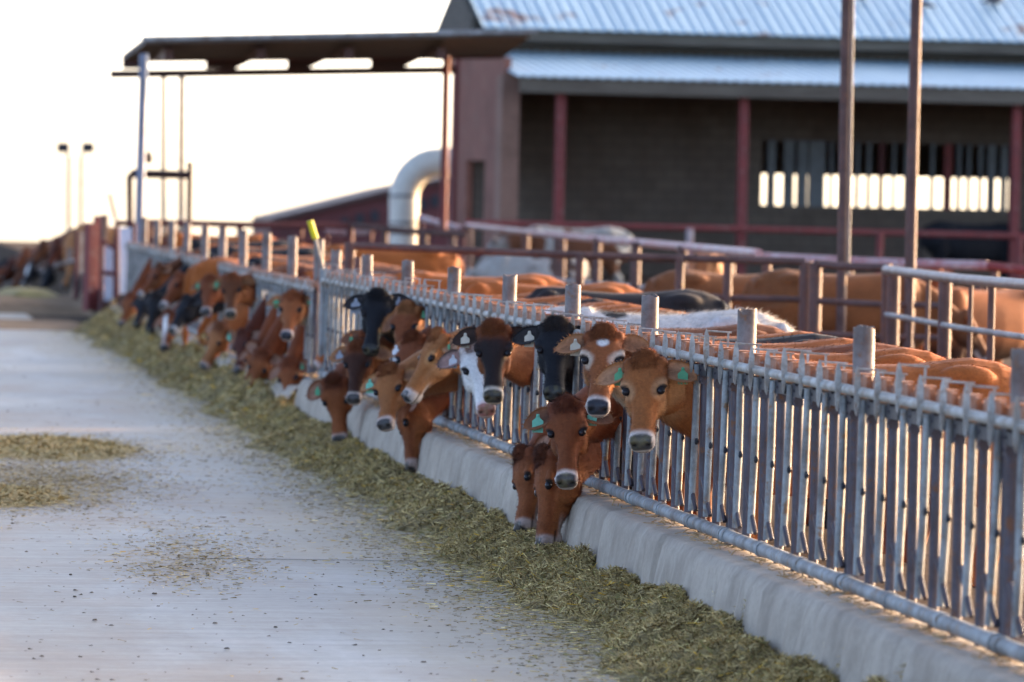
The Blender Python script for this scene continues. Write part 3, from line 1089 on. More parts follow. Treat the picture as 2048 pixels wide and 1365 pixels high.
cpost(364, 148, 362, 470, 94.5, .045, M['post'])
cpost(893, 112, 886, 460, 90.0, .062, M['red'])
# dark fitting on the blue post
mb = MB(); p = at(297, 316, 83.4); mb.ball(p - lo, .09, 6, 0, (.8, 1, 1)); mb.tube([at(297, 240, 83.4) - lo, at(296, 312, 83.4) - lo], .015, 6)
mb.build('pulley', M['black_metal'], cn, True)

# brown pipe frame under the canopy
fr = empty('pipe_gateway', at(320, 560, 88))
lo2 = fr.location
tag(fr, 'brown upright pipe frame with crossbar behind the blue canopy post', 'gate frame')
mb = MB(); mb.tube([at(261, 560, 87) - lo2, at(259, 352, 87) - lo2, at(266, 345, 87) - lo2, at(379, 349, 87) - lo2], .05, 8); mb.build('frame', M['beam'], fr, True)
mb = MB(); mb.tube([at(376, 560, 87.4) - lo2, at(380, 324, 87.4) - lo2], .045, 8); mb.build('post', M['beam'], fr, True)
mb = MB(); mb.tube([at(262, 352, 87.2) - lo2, at(378, 354, 87.2) - lo2], .035, 8); mb.build('crossbar', M['beam'], fr, True)

# big cream duct elbow at the barn end
dk = empty('ventilation_duct', at(808, 560, 118))
lo3 = dk.location
tag(dk, 'thick cream duct rising and bending toward the barn end wall', 'duct')
mb = MB()
pts = []
Yd = 118.0
pts += [at(808, 560, Yd), at(808, 480, Yd), at(808, 400, Yd)]
for k in range(1, 9):
    a = math.pi / 2 * k / 8
    pts.append(at(808 + 66 * (1 - math.cos(a)), 400 - 74 * math.sin(a), Yd))
pts += [at(915, 325, Yd), at(960, 325, Yd)]
mb.tube([p - lo3 for p in pts], .31, 20)
mb.build('pipe', M['duct'], dk, True)
for py in (392, 446, 466):
    mb = MB(); mb.tube([at(808, py + 3, Yd) - lo3, at(808, py - 3, Yd) - lo3], .325, 20); mb.build('band', M['grey_pipe'], dk, True)
mb = MB(); mb.tube([at(838, 372, Yd) - lo3 + Vector((0, -.02, 0)), at(846, 366, Yd) - lo3], .30, 16); 

# far maroon shed behind
sh = empty('far_shed', at(760, 560, 165))
lo4 = sh.location
tag(sh, 'low maroon shed with sloping roof far behind the cream duct', 'shed')
Ys = 165.0
L0, L1, L2 = at(540, 447, Ys), at(780, 388, Ys), at(960, 352, Ys)
dd = Vector((0, 7, 0))
mb = MB(); zg = -1.5
for a, b in ((L0, L1), (L1, L2)):
    mb.hexa([Vector((a.x, a.y, zg)) - lo4, Vector((b.x, b.y, zg)) - lo4, Vector((b.x, b.y + 7, zg)) - lo4, Vector((a.x, a.y + 7, zg)) - lo4, a - lo4, b - lo4, b + dd - lo4, a + dd - lo4])
mb.build('wall', M['maroon'], sh)
mb = MB()
up = Vector((0, 0, .14)); fw = Vector((0, -.25, 0))
for a, b in ((L0, L1), (L1, L2)):
    mb.hexa([a + fw - lo4 + up * .03, b + fw - lo4 + up * .03, b + dd - lo4 + up * .03, a + dd - lo4 + up * .03, a + fw - lo4 + up, b + fw - lo4 + up, b + dd - lo4 + up, a + dd - lo4 + up])
mb.build('roof', M['beam'], sh)
for px in (690, 720, 750, 845, 870, 895):
    py = 447 - (px - 540) * .245 + 26
    mb = MB(); a = at(px - 8, py + 22, Ys - .06); b = at(px + 8, py, Ys - .06)
    mb.box(a.x - lo4.x, b.x - lo4.x, a.y - lo4.y, a.y - lo4.y + .12, a.z - lo4.z, b.z - lo4.z)
    mb.build('window', M['black_metal'], sh)

# floodlight poles far left
for px, py, lab in ((126, 296, 'slim floodlight pole with dark lamp head, left one of the far pair'), (176, 296, 'slim floodlight pole with dark lamp head, right one of the far pair')):
    p = at(px, py, 200)
    lp = empty('floodlight_pole', (at(px + 11, 450, 200).x, 200, -1.6))
    tag(lp, lab, 'light pole', 'floodlight poles on the skyline')
    q = at(px + 12 if px < 150 else px - 13, py + 14, 200); b = at(px + 11 if px < 150 else px - 14, 600, 200)
    mb = MB(); mb.tube([b - lp.location, q - lp.location], .085, 8); mb.build('pole', M['pale_pole'], lp, True)
    mb = MB(); mb.tube([q - lp.location, p - lp.location], .04, 6); mb.build('bracket', M['grey_pipe'], lp, True)
    mb = MB(); c = p - lp.location; mb.box(c.x - .22, c.x + .22, c.y - .2, c.y + .22, c.z - .18, c.z + .19); bevel(mb.build('lamp_head', M['black_metal'], lp), .03)

# ------------------------------------------------------------------ pen pipework
def pipe_fence(name, label, cat, rails, posts, group=None):
    """rails: (px0,py0,Y0, px1,py1,Y1, radius, mat); posts: (px, py_top, Y, radius, mat)"""
    r0 = rails[0]
    root = empty(name, (at(r0[0], r0[1], r0[2]).x, r0[2], .2))
    lo = root.location
    for (a, b, c, d, e_, f_, rad, m) in rails:
        p, q = at(a, b, c), at(d, e_, f_)
        mb = MB(); mid = (p + q) / 2 + Vector((0, 0, -.012)); mb.tube([p - lo, mid - lo, q - lo], rad, 10)
        mb.build('rail', M[m], root, True)
    for (px, py, Y, rad, m) in posts:
        p = at(px, py, Y); zb = float(ground_z(p.x, p.y)) - .03
        mb = MB(); mb.tube([Vector((p.x, p.y, zb)) - lo, p - lo], rad, 10)
        mb.build('post', M[m], root, True)
    return tag(root, label, cat, group)


pipe_fence('pipe_fence', 'brown pipe cross fence closing off the near pen behind the cattle backs', 'fence',
           [(700, 492, 49.5, 1610, 524, 49.0, .034, 'brown_pipe'), (1010, 578, 49.5, 1612, 600, 49.0, .030, 'brown_pipe')],
           [(700, 486, 49.5, .05, 'brown_pipe'), (716, 515, 49.4, .035, 'brown_pipe'), (1160, 510, 49.2, .036, 'brown_pipe'), (1360, 516, 49.1, .04, 'brown_pipe'), (1456, 519, 49.1, .04, 'brown_pipe'), (1612, 524, 49.0, .055, 'brown_pipe')])
pipe_fence('pipe_gate', 'brown two-rail pipe gate between the square post and the grey corner rail', 'gate',
           [(1632, 528, 48.8, 1782, 536, 48.2, .036, 'brown_pipe'), (1632, 602, 48.8, 1900, 612, 48.0, .030, 'brown_pipe'), (1632, 668, 48.8, 1900, 676, 48.0, .028, 'brown_pipe')],
           [(1632, 526, 48.8, .055, 'brown_pipe'), (1776, 534, 48.2, .05, 'brown_pipe')])
pipe_fence('pipe_fence', 'thick pale grey pipe rail on posts coming forward at the right edge', 'fence',
           [(1772, 540, 45.5, 2100, 574, 35.5, .038, 'grey_pipe'), (1772, 629, 45.5, 2100, 682, 35.5, .022, 'galv')],
           [(1788, 540, 45.3, .052, 'brown_pipe'), (1822, 548, 44.0, .025, 'brown_pipe'), (1857, 552, 42.8, .017, 'brown_pipe'), (1891, 556, 41.5, .050, 'brown_pipe'), (1942, 560, 40.2, .018, 'brown_pipe'), (1984, 565, 38.8, .026, 'brown_pipe'), (1772, 534, 45.5, .03, 'brown_pipe')])
pipe_fence('pipe_fence', 'worn pinkish pipe rail slanting forward past the white and brown cow', 'fence',
           [(936, 452, 96, 1518, 508, 58, .05, 'pink_pipe'), (1110, 560, 80, 1500, 590, 58.5, .03, 'galv')],
           [(936, 450, 96, .09, 'brown_pipe'), (1052, 462, 85, .06, 'brown_pipe'), (1115, 468, 80, .05, 'brown_pipe'), (1125, 470, 79.5, .05, 'brown_pipe'), (1195, 476, 74, .055, 'brown_pipe'), (1272, 484, 69, .06, 'brown_pipe'), (1365, 492, 64.5, .06, 'brown_pipe'), (1460, 502, 60.5, .06, 'brown_pipe')])
pipe_fence('pipe_fence', 'sunlit worn pipe rail behind the two tall rusty poles', 'fence',
           [(1530, 515, 60, 1975, 532, 59, .055, 'pink_pipe'), (1975, 532, 59, 2150, 548, 58.6, .05, 'red')],
           [(1534, 512, 60, .05, 'brown_pipe'), (1700, 522, 59.6, .045, 'brown_pipe'), (1990, 534, 59, .045, 'brown_pipe')])
pipe_fence('pipe_fence', 'maroon pipe fence under the canopy behind the far cattle', 'fence',
           [(295, 445, 86, 700, 452, 87, .05, 'maroon'), (295, 478, 86, 700, 482, 87, .04, 'maroon'), (700, 452, 87, 935, 470, 84, .05, 'brown_pipe')],
           [(300, 445, 86, .05, 'maroon'), (345, 446, 86, .05, 'maroon'), (376, 446, 86.2, .06, 'maroon'), (480, 448, 86.5, .05, 'maroon'), (600, 450, 86.8, .05, 'maroon'), (700, 452, 87, .06, 'maroon'), (770, 456, 86, .05, 'brown_pipe'), (850, 462, 85, .05, 'brown_pipe'), (905, 466, 84.5, .05, 'brown_pipe')])
pipe_fence('pipe_fence', 'pale striped rail between the cream duct and the maroon fence', 'fence',
           [(650, 464, 92, 740, 464, 92, .05, 'pink_pipe'), (840, 436, 97, 925, 458, 94, .055, 'pink_pipe')],
           [(652, 462, 92, .05, 'maroon'), (740, 462, 92, .05, 'maroon'), (842, 434, 97, .06, 'maroon'), (925, 456, 94, .06, 'maroon')])
# slanted stall bars at the far right
pipe_fence('stall_divider', 'pale stall divider with slanted bars at the far right edge of the pen', 'stall divider',
           [(1900, 608, 56, 2090, 608, 56, .03, 'galv'), (2012, 606, 56, 2034, 672, 56, .016, 'galv'), (2035, 606, 56, 2058, 672, 56, .016, 'galv'), (1995, 606, 56, 2008, 672, 56, .016, 'galv')],
           [(1958, 560, 56, .03, 'brown_pipe'), (1972, 560, 56, .03, 'brown_pipe'), (2085, 604, 56, .03, 'brown_pipe')])
# two tall rusty poles
for a, b, lab in (((1694, -60), (1682, 640), 'tall rusty pole rising out of frame, left one of the pair'), ((1834, -60), (1818, 640), 'tall rusty pole rising out of frame, right one of the pair')):
    p, q = at(a[0], a[1], 51.5), at(b[0], b[1], 51.5)
    q = q + (p - q) * ((float(ground_z(q.x, q.y)) - .05 - q.z) / (p.z - q.z))
    mb = MB(); mb.tube([Vector((0, 0, 0)), p - q], .047 if a[0] < 1750 else .052, 14)
    o = mb.build('rusty_pole', M['brown_pipe'], None, True, q)
    tag(o, lab, 'pole', 'tall rusty poles in the pen')
    if a[0] < 1750:
        mb = MB(); d = (p - q); mb.tube([d * .3 + Vector((.058, -.01, 0)), d + Vector((.058, -.01, 0))], .014, 8)
        mb.build('conduit', M['grey_pipe'], o, True)

# red gateway and white panels at the crossing
def gpost(px, py0, py1, Y, w, m, lab):
    a, b = at(px, py1, Y), at(px, py0, Y)
    mb = MB(); mb.box(-w / 2, w / 2, -w / 2, w / 2, 0, b.z - a.z)
    o = bevel(mb.build('gate_post', M[m], None, False, (a.x, a.y, a.z)), .008)
    o.rotation_euler = (0, 0, .55)
    return tag(o, lab, 'gate post', 'gate posts at the dirt crossing')
gpost(178, 446, 622, 86, .15, 'red', 'red square gate post with sunlit orange edge beside the crossing')
gpost(193, 432, 622, 86.4, .11, 'red', 'narrow red gate post just behind the sunlit one')
gpost(205, 430, 628, 84.6, .09, 'brown_pipe', 'brown gate post left of the white sheet panels')
gpost(160, 462, 600, 92, .12, 'grey_pipe', 'grey post where the distant cattle row begins')
gpost(152, 462, 605, 91, .07, 'maroon', 'dark slim post beside the grey post of the distant row')
gt = empty('sheet_gate', at(240, 640, 81.5))
log = gt.location
tag(gt, 'maroon framed gate with two white sheet panels beside the blue post', 'gate')
for (x0, x1, yt, yb, Y) in ((208, 228, 492, 602, 82.0), (238, 264, 456, 588, 82.2)):
    p = [at(x0, yb, Y), at(x1, yb, Y), at(x1, yt, Y), at(x0, yt, Y)]
    mb = MB(); mb.hexa([q - log for q in p] + [q - log + Vector((0, .03, 0)) for q in p]); mb.build('panel', M['white_panel'], gt)
for (x0, y0, x1, y1, r_) in ((204, 478, 203, 640, .03), (232, 476, 230, 640, .035), (234, 442, 234, 636, .035), (268, 446, 267, 600, .03), (204, 480, 232, 500, .025), (234, 446, 268, 448, .04), (206, 545, 232, 548, .03), (204, 610, 266, 600, .03)):
    mb = MB(); mb.tube([at(x0, y0, 81.9) - log, at(x1, y1, 81.9) - log], r_, 8); mb.build('frame_bar', M['maroon'], gt, True)
mb = MB(); mb.tube([Vector((0, 0, 0)), at(219, 388, 88) - at(232, 440, 88)], .03, 8)
tag(mb.build('stick', M['pale_pole'], None, True, at(232, 440, 88)), 'thin pale stick leaning up behind the maroon gate', 'stick')

# distant stretch of feed fence beyond the crossing
df = empty('far_feed_fence', (LX, 93, -.2))
tag(df, 'distant feed fence rail sloping away behind the farthest cattle', 'fence')
for i, y in enumerate(np.arange(93, 135, 6)):
    z0 = -float(drop(y))
    z1 = -float(drop(y + 6))
    mb = MB(); mb.tube([(0, y - 93, z0 + .95), (0, y + 6 - 93, z1 + .95)], .03, 8); mb.build('rail', M['dark_steel'], df, True)
    mb = MB(); mb.tube([(0.05, y - 93, z0 - .1), (0.05, y - 93, z0 + 1.2)], .045, 8); mb.build('post', M['post'], df, True)
fho = tag(mound('hay', 2.4, LX + .15, 90.5, 128, .36, M['hay'], 77, .15, .8), 'green hay mound in front of the farthest cattle', 'hay', kind='stuff')
fh = fho.data
n_ = len(fh.vertices); vv = np.zeros(n_ * 3, np.float32); fh.vertices.foreach_get('co', vv); vv = vv.reshape(-1, 3)
t_ = vnoise(vv[:, 0] * 6, vv[:, 1] * 6, 3)[:, None]
set_col(fh, np.concatenate([np.array([.20, .16, .05]) * (1 - t_) + np.array([.34, .28, .11]) * t_, np.ones((n_, 1))], 1))

# ------------------------------------------------------------------ cattle
def sst(a, b, x):
    t = np.clip((x - a) / (b - a), 0, 1)
    return t * t * (3 - 2 * t)


def loft(rings, n=22):
    """rings: (centre, side axis vector, up axis vector, exponent, taper of the underside)"""
    th = 2 * np.pi * np.arange(n) / n
    V = []
    for c, A, B, ex, tp in rings:
        cx, cy = np.sin(th), np.cos(th)
        x = np.sign(cx) * np.abs(cx) ** (2 / ex)
        y = np.sign(cy) * np.abs(cy) ** (2 / ex)
        x = x * (1 - tp * (1 - y) / 2)
        V.append(np.asarray(c)[None] + x[:, None] * np.asarray(A)[None] + y[:, None] * np.asarray(B)[None])
    m = len(rings)
    V = np.concatenate(V)
    F = [(i * n + k, i * n + (k + 1) % n, (i + 1) * n + (k + 1) % n, (i + 1) * n + k) for i in range(m - 1) for k in range(n)]
    F += [tuple(range(n - 1, -1, -1)), tuple(range((m - 1) * n, m * n))]
    return V, F


def ellipsoid(c, ax, n=10):
    """ax: three axis vectors"""
    V, F = [], []
    for i in range(n + 1):
        a = math.pi * i / n
        for k in range(2 * n):
            b = math.pi * k / n
            V.append(np.asarray(c) + ax[0] * math.sin(a) * math.cos(b) + ax[1] * math.sin(a) * math.sin(b) + ax[2] * math.cos(a))
    for i in range(n):
        for k in range(2 * n):
            F.append((i * 2 * n + k, i * 2 * n + (k + 1) % (2 * n), (i + 1) * 2 * n + (k + 1) % (2 * n), (i + 1) * 2 * n + k))
    return np.array(V), F


TMP = bpy.data.scenes.new('scratch')


def remesh(V, F, vox, it):
    me = bpy.data.meshes.new('scratch')
    me.from_pydata([tuple(v) for v in V], [], F)
    me.update()
    o = bpy.data.objects.new('scratch', me)
    TMP.collection.objects.link(o)
    r = o.modifiers.new('r', 'REMESH'); r.mode = 'VOXEL'; r.voxel_size = vox; r.adaptivity = 0
    s = o.modifiers.new('s', 'SMOOTH'); s.factor = .5; s.iterations = it
    vl = TMP.view_layers[0]
    vl.update()
    dg = vl.depsgraph
    dg.update()
    out = bpy.data.meshes.new_from_object(o.evaluated_get(dg))
    n = len(out.vertices)
    co = np.zeros(n * 3, np.float32); out.vertices.foreach_get('co', co)
    nf = len(out.polygons)
    lt = np.zeros(nf, np.int32); out.polygons.foreach_get('loop_total', lt)
    li = np.zeros(len(out.loops), np.int32); out.loops.foreach_get('vertex_index', li)
    quads = li.reshape(-1, 4) if (lt == 4).all() else None
    nr = np.zeros(n * 3, np.float32); out.vertices.foreach_get('normal', nr)
    if quads is None:
        st = np.concatenate([[0], np.cumsum(lt)[:-1]])
        quads = np.array([[li[s], li[s + 1], li[s + 2], li[s + (3 if t > 3 else 2)]] for s, t in zip(st, lt)])
    bpy.data.objects.remove(o); bpy.data.meshes.remove(me); bpy.data.meshes.remove(out)
    return co.reshape(-1, 3).astype(float), quads, nr.reshape(-1, 3).astype(float)


def unit(v):
    v = np.asarray(v, float)
    return v / (np.linalg.norm(v) + 1e-12)


def nz3(P, f, seed=0):
    """3-D-ish noise out of three 2-D slices, 0..1"""
    return (fbm(P[:, 0] * f + 3.1, P[:, 1] * f, seed, 3) + fbm(P[:, 1] * f, P[:, 2] * f + 1.7, seed + 5, 3) + fbm(P[:, 2] * f, P[:, 0] * f + 9.2, seed + 9, 3)) / 3


RUST, FAWN, DRED, BRN, BLK, WHT, TAN = (.165, .045, .012), (.31, .115, .034), (.085, .022, .009), (.12, .042, .015), (.011, .011, .013), (.74, .71, .66), (.42, .24, .11)
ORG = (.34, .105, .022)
NOSE = (.062, .056, .052)


def build_cow(label, P, u, n, base, fwd, coat, S=.93, HL=.47, vox=.009, fur=1.0, ears=((.1, .0), (.1, .0)), tags=(), group='cattle at the feed fence', legs=True, seed=0, tongue=None, neck_fat=1.0):
    """one animal: P poll, u poll-to-muzzle, n face normal, base under the shoulders, fwd heading"""
    P, u, n, base, fwd = [np.asarray(a, float) for a in (P, u, n, base, fwd)]
    u = unit(u); n = unit(n - u * n.dot(u)); s = np.cross(n, u)
    hs = HL / .49
    H = lambda a, b, c: P + (u * a + n * b + s * c) * hs
    up = np.array([0, 0, 1.0]); fwd = unit(fwd); left = np.cross(up, fwd)
    B = lambda x, y, z: base + (fwd * x + left * y + up * z) * S
    Vs, Fs = [], []
    def put(VF):
        k = sum(len(a) for a in Vs)
        Vs.append(VF[0]); Fs.extend([tuple(i + k for i in f) for f in VF[1]])
    # head: dorsal line, ventral line, half width, shape
    prof = [(-.035, -.045, -.10, .045, 2.0, 0), (-.015, -.012, -.15, .082, 2.2, .1), (.03, .012, -.185, .106, 2.4, .15), (.08, .020, -.205, .117, 2.5, .25), (.13, .016, -.222, .119, 2.5, .35), (.18, .004, -.222, .108, 2.4, .4), (.23, -.010, -.200, .089, 2.4, .4),
            (.28, -.018, -.170, .070, 2.4, .3), (.33, -.020, -.146, .062, 2.5, .2), (.38, -.018, -.134, .061, 2.6, .1), (.42, -.018, -.130, .066, 2.7, .08), (.45, -.024, -.126, .067, 2.6, .08), (.475, -.036, -.120, .060, 2.4, .1), (.490, -.054, -.108, .044, 2.2, .1)]
    rv = np.random.default_rng(seed + 500)
    kb, km, kd = rv.uniform(.94, 1.07), rv.uniform(.90, 1.06), rv.uniform(-.012, .010)
    prof = [(a, t + kd * math.exp(-((a - .27) / .09) ** 2), b, w * (kb + (km - kb) * min(max((a - .12) / .25, 0), 1)), ex, tp) for a, t, b, w, ex, tp in prof]
    put(loft([(H(a, (t + b) / 2, 0), s * w * hs, n * (t - b) / 2 * hs, ex, tp) for a, t, b, w, ex, tp in prof], 28))
    for sg in (-1, 1):
        put(ellipsoid(H(.145, -.026, sg * .095), (u * .046 * hs, n * .020 * hs, s * .024 * hs)))          # brow over the eye
        put(ellipsoid(H(.17, -.125, sg * .066), (u * .085 * hs, n * .075 * hs, s * .034 * hs)))           # cheek
        put(ellipsoid(H(.455, -.048, sg * .040), (u * .030 * hs, n * .026 * hs, s * .027 * hs)))          # nostril wing
        put(ellipsoid(H(.015, -.04, sg * .075), (u * .04 * hs, n * .04 * hs, s * .035 * hs)))             # ear base
    put(ellipsoid(H(.425, -.128, 0), (u * .042 * hs, n * .020 * hs, s * .045 * hs)))                       # lower lip
    put(ellipsoid(H(-.005, -.0, 0), (u * .045 * hs, n * .035 * hs, s * .06 * hs)))                         # poll
    # neck: a bent tube from between the shoulders into the back of the head
    b0, b1 = B(-.12, 0, .88), B(.28, 0, .93)
    e0 = H(.085, -.105, 0)
    back = unit(-n * .75 - u * .65)
    tob = unit(b1 - e0)
    e1 = e0 + unit(back * .5 + tob * .6) * .26 * S
    N = 12
    rings = []
    prevup = up
    for i in range(N + 1):
        t = i / N
        c = (1 - t) ** 3 * b0 + 3 * (1 - t) ** 2 * t * b1 + 3 * (1 - t) * t * t * e1 + t ** 3 * e0
        d = unit(3 * (1 - t) ** 2 * (b1 - b0) + 6 * (1 - t) * t * (e1 - b1) + 3 * t * t * (e0 - e1))
        # the crest of the neck turns from the spine's up to the head's face side
        hu = unit(-u * .55 + n * .55)
        ref = unit(up * (1 - t) + hu * t)
        a = np.cross(d, ref)
        if np.linalg.norm(a) < .15: a = np.cross(d, prevup)
        a = unit(a); bb = np.cross(a, d)
        prevup = bb
        w = (.185 * (1 - t) ** 1.3 + .083 * (1 - (1 - t) ** 1.3)) * S * neck_fat
        h = (.30 * (1 - t) ** 1.25 + .118 * (1 - (1 - t) ** 1.25)) * S
        rings.append((c - bb * .02 * math.sin(math.pi * t), a * w, bb * h, 2.2, .12))
    put(loft(rings, 22))
    # trunk
    bod = [(.30, .96, .62, .07, 2.0), (.24, 1.04, .52, .14, 2.1), (.10, 1.13, .47, .20, 2.1), (-.05, 1.165, .455, .225, 2.1), (-.25, 1.15, .44, .255, 2.2), (-.5, 1.135, .43, .285, 2.2), (-.75, 1.14, .44, .29, 2.2), (-.95, 1.165, .49, .27, 2.1), (-1.08, 1.18, .55, .25, 2.0), (-1.22, 1.16, .60, .215, 2.0), (-1.34, 1.11, .66, .165, 2.0), (-1.41, 1.03, .74, .09, 2.0)]
    put(loft([(B(x, 0, (t + b) / 2), left * w * S, up * (t - b) / 2 * S, ex, -.06) for x, t, b, w, ex in bod], 26))
    for sg in (-1, 1):
        put(ellipsoid(B(-1.03, sg * .15, 1.075), (fwd * .16 * S, left * .09 * S, up * .07 * S)))           # hip bone
        put(ellipsoid(B(-1.34, sg * .09, 1.04), (fwd * .05 * S, left * .05 * S, up * .06 * S)))           # pin bone
        put(ellipsoid(B(.02, sg * .13, .92), (fwd * .14 * S, left * .10 * S, up * .24 * S)))              # shoulder blade
    put(ellipsoid(B(-.02, 0, 1.14), (fwd * .16 * S, left * .05 * S, up * .035 * S)))                       # withers
    def limb(pts):
        pts = [(B(*p[:3]), p[3]) for p in pts]
        rg = []
        for i, (p, r) in enumerate(pts):
            d = unit(pts[min(i + 1, len(pts) - 1)][0] - pts[max(i - 1, 0)][0])
            a = unit(np.cross(d, left)) ; bb = np.cross(a, d)
            rg.append((p, a * r * S, bb * r * S * .85, 2.1, 0))
        put(loft(rg, 12))
    if legs:
        for sg in (-1, 1):
            limb([(.02, sg * .15, .78, .11), (.0, sg * .15, .58, .078), (.03, sg * .145, .40, .05), (.03, sg * .145, .34, .047), (.01, sg * .145, .12, .031), (.02, sg * .145, .05, .042), (.045, sg * .145, -.01, .048)])
            limb([(-1.16, sg * .15, .85, .17), (-1.10, sg * .165, .64, .12), (-1.14, sg * .16, .50, .075), (-1.25, sg * .155, .38, .046), (-1.23, sg * .155, .30, .040), (-1.17, sg * .155, .10, .033), (-1.15, sg * .155, .05, .043), (-1.12, sg * .155, -.01, .048)])
        limb([(-1.38, 0, 1.05, .045), (-1.44, 0, .95, .035), (-1.46, 0, .7, .022), (-1.45, 0, .45, .022), (-1.45, 0, .36, .04), (-1.45, 0, .2, .018)])
    Vall = np.concatenate(Vs) - base
    V, Q, Nn = remesh(Vall, Fs, vox, 4 if vox < .012 else 3)
    # ---- head-space detail
    W = V + base - P
    hu, hn, hv = W @ u / hs, W @ n / hs, W @ s / hs
    ah = np.abs(hv)
    def g(a, b, c, ra, rb, rc):
        return np.exp(-((hu - a) / ra) ** 2 - ((hn - b) / rb) ** 2 - ((ah - c) / rc) ** 2)
    inhead = (hu > -.09) & (hu < .54) & (hn > -.27) & (hn < .09) & (ah < .17)
    dsp = np.zeros(len(V))
    dsp -= .010 * g(.178, -.022, .104, .024, .019, .03)
    dsp += .007 * g(.150, -.012, .098, .012, .022, .03) + .004 * g(.206, -.028, .095, .010, .02, .03)                                                  # eye socket
    dsp -= .020 * g(.474, -.050, .035, .014, .012, .015) + .008 * g(.462, -.046, .053, .012, .01, .012)  # nostril
    dsp -= .006 * np.exp(-((hn + .100) / .006) ** 2) * sst(.36, .40, hu) * inhead                          # mouth
    dsp -= .009 * g(.27, -.055, .075, .07, .025, .03)
    dsp += .005 * g(.23, -.085, .08, .07, .014, .03)
    dsp += .004 * np.exp(-((hu - .30) / .09) ** 2 - (ah / .022) ** 2) * (hn > -.06)                                                       # hollow under the eye
    dsp -= .004 * g(.10, .02, .0, .06, .04, .03)                                                          # dished forehead
    dsp += .003 * g(.115, -.02, .095, .02, .012, .03)
    dsp = np.where(inhead, dsp, 0) * hs
    dsp += (nz3(V, 14, seed) - .5) * .010 * (vox < .02)
    V = V + Nn * dsp[:, None]
    # ---- colours
    r = np.random.default_rng(seed + 100)
    def deep(c):
        c = np.array(c, float)
        return c * (.93, .82, .74) if c[0] > 1.4 * c[1] and c[0] > .04 else c
    coat = {k: (deep(v) if isinstance(v, tuple) and len(v) == 3 else v) for k, v in coat.items()}
    def cc(k, d): return np.array(coat.get(k, d), float)
    base_c = cc('base', RUST)
    C = np.tile(base_c, (len(V), 1))
    Gl = np.ones(len(V))
    def paint(m, col):
        nonlocal C
        m = np.clip(m, 0, 1)[:, None]
        C = C * (1 - m) + np.asarray(col)[None] * m
    bw = V
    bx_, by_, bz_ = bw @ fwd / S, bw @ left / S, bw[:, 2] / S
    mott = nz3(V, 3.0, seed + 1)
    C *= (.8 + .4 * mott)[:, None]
    # back of the body: warm low-sun tone painted in, belly and legs as the coat says
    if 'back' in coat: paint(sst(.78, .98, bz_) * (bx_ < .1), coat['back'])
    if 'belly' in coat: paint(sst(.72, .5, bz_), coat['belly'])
    if 'spots' in coat:
        paint(sst(.51, .54, nz3(V, 3.2, seed + 3)) * (bx_ < .15), coat['spots'])
    fz0 = (nz3(V, 9, seed + 4) - .5) * .15
    neckm = (~inhead) & (bx_ > .05)
    if 'throat' in coat: paint(neckm * sst(.0, .6, -(Nn @ unit(fwd * -.2 + up))) , coat['throat'])
    hd = np.linalg.norm(V + base - H(.16, -.06, 0), axis=1) / hs
    if 'neck' in coat: paint(sst(.0, .25, bx_) * sst(.19, .34, hd + fz0), coat['neck'])
    hm = inhead * sst(-.262, -.205, hn + (nz3(V, 12, seed) - .5) * .05)
    fz = (nz3(V, 16, seed + 2) - .5) * .05
    if 'cheek' in coat: paint(hm * sst(-.05, -.11, hn + fz) * sst(-.02, .06, hu), coat['cheek'])
    if 'face' in coat: paint(hm * sst(-.075, -.035, hn + fz) * sst(.04, .12, hu + fz), coat['face'])
    if 'blaze' in coat: paint(hm * sst(.045, .028, ah + fz) * sst(-.03, .0, hn) * sst(.02, .06, hu), coat['blaze'])
    if 'white_face' in coat: paint(hm * sst(-.02, .04, hu + fz), coat['white_face'])
    if 'poll' in coat: paint(hm * .55 * sst(.15, .0, hu + fz * 2.4) * sst(-.10, -.04, hn), coat['poll'])
    if 'star' in coat: paint(hm * .9 * sst(.034, .014, np.sqrt((hu - .092) ** 2 + (hv * .8) ** 2) + fz * .8 + .2 * (nz3(V, 40, 7) - .5) * .1) * sst(-.05, -.02, hn), coat['star'])
    er = np.sqrt((hu - .178) ** 2 + (1.2 * (hn + .024)) ** 2 + (.9 * (ah - .098)) ** 2)
    if 'eye_ring' in coat: paint(hm * .75 * sst(.075, .045, er + fz * .9), coat['eye_ring'])
    paint(hm * sst(.035, .026, er), (.02, .014, .012))
    ring = coat.get('ring', (.62, .56, .50))
    if ring is not None:
        paint(hm * .82 * sst(.398, .430, hu + fz * .9), ring)
        paint(hm * .8 * sst(-.105, -.12, hn) * sst(.28, .36, hu + fz), ring)
    nose_m = hm * sst(.424, .438, hu - .45 * np.clip(ah - .028, 0, 1) + fz * .1) * sst(-.084, -.070, hn) * sst(.060, .048, ah)
    paint(nose_m, coat.get('nose', NOSE))
    if 'nose_dirt' in coat: paint(nose_m * .55 * sst(.42, .62, nz3(V, 42, seed + 8)), (.17, .14, .06))
    Gl = 1 - nose_m * .62
    paint(hm * np.clip(1.6 * g(.474, -.050, .035, .014, .011, .014) + 1.3 * g(.462, -.046, .052, .012, .009, .010), 0, 1), (.004, .003, .003))
    paint(hm * np.exp(-((hn + .100) / .005) ** 2) * sst(.37, .40, hu), (.02, .014, .012))
    verts, quads, tris, cols = [V], [Q], [], [np.concatenate([C, Gl[:, None]], 1)]
    cnt = len(V)
    def addv(v, q=None, t=None, c=None):
        nonlocal cnt
        verts.append(np.asarray(v)); cols.append(np.asarray(c))
        if q is not None and len(q): quads.append(np.asarray(q) + cnt)
        if t is not None and len(t): tris.append(np.asarray(t) + cnt)
        cnt += len(v)
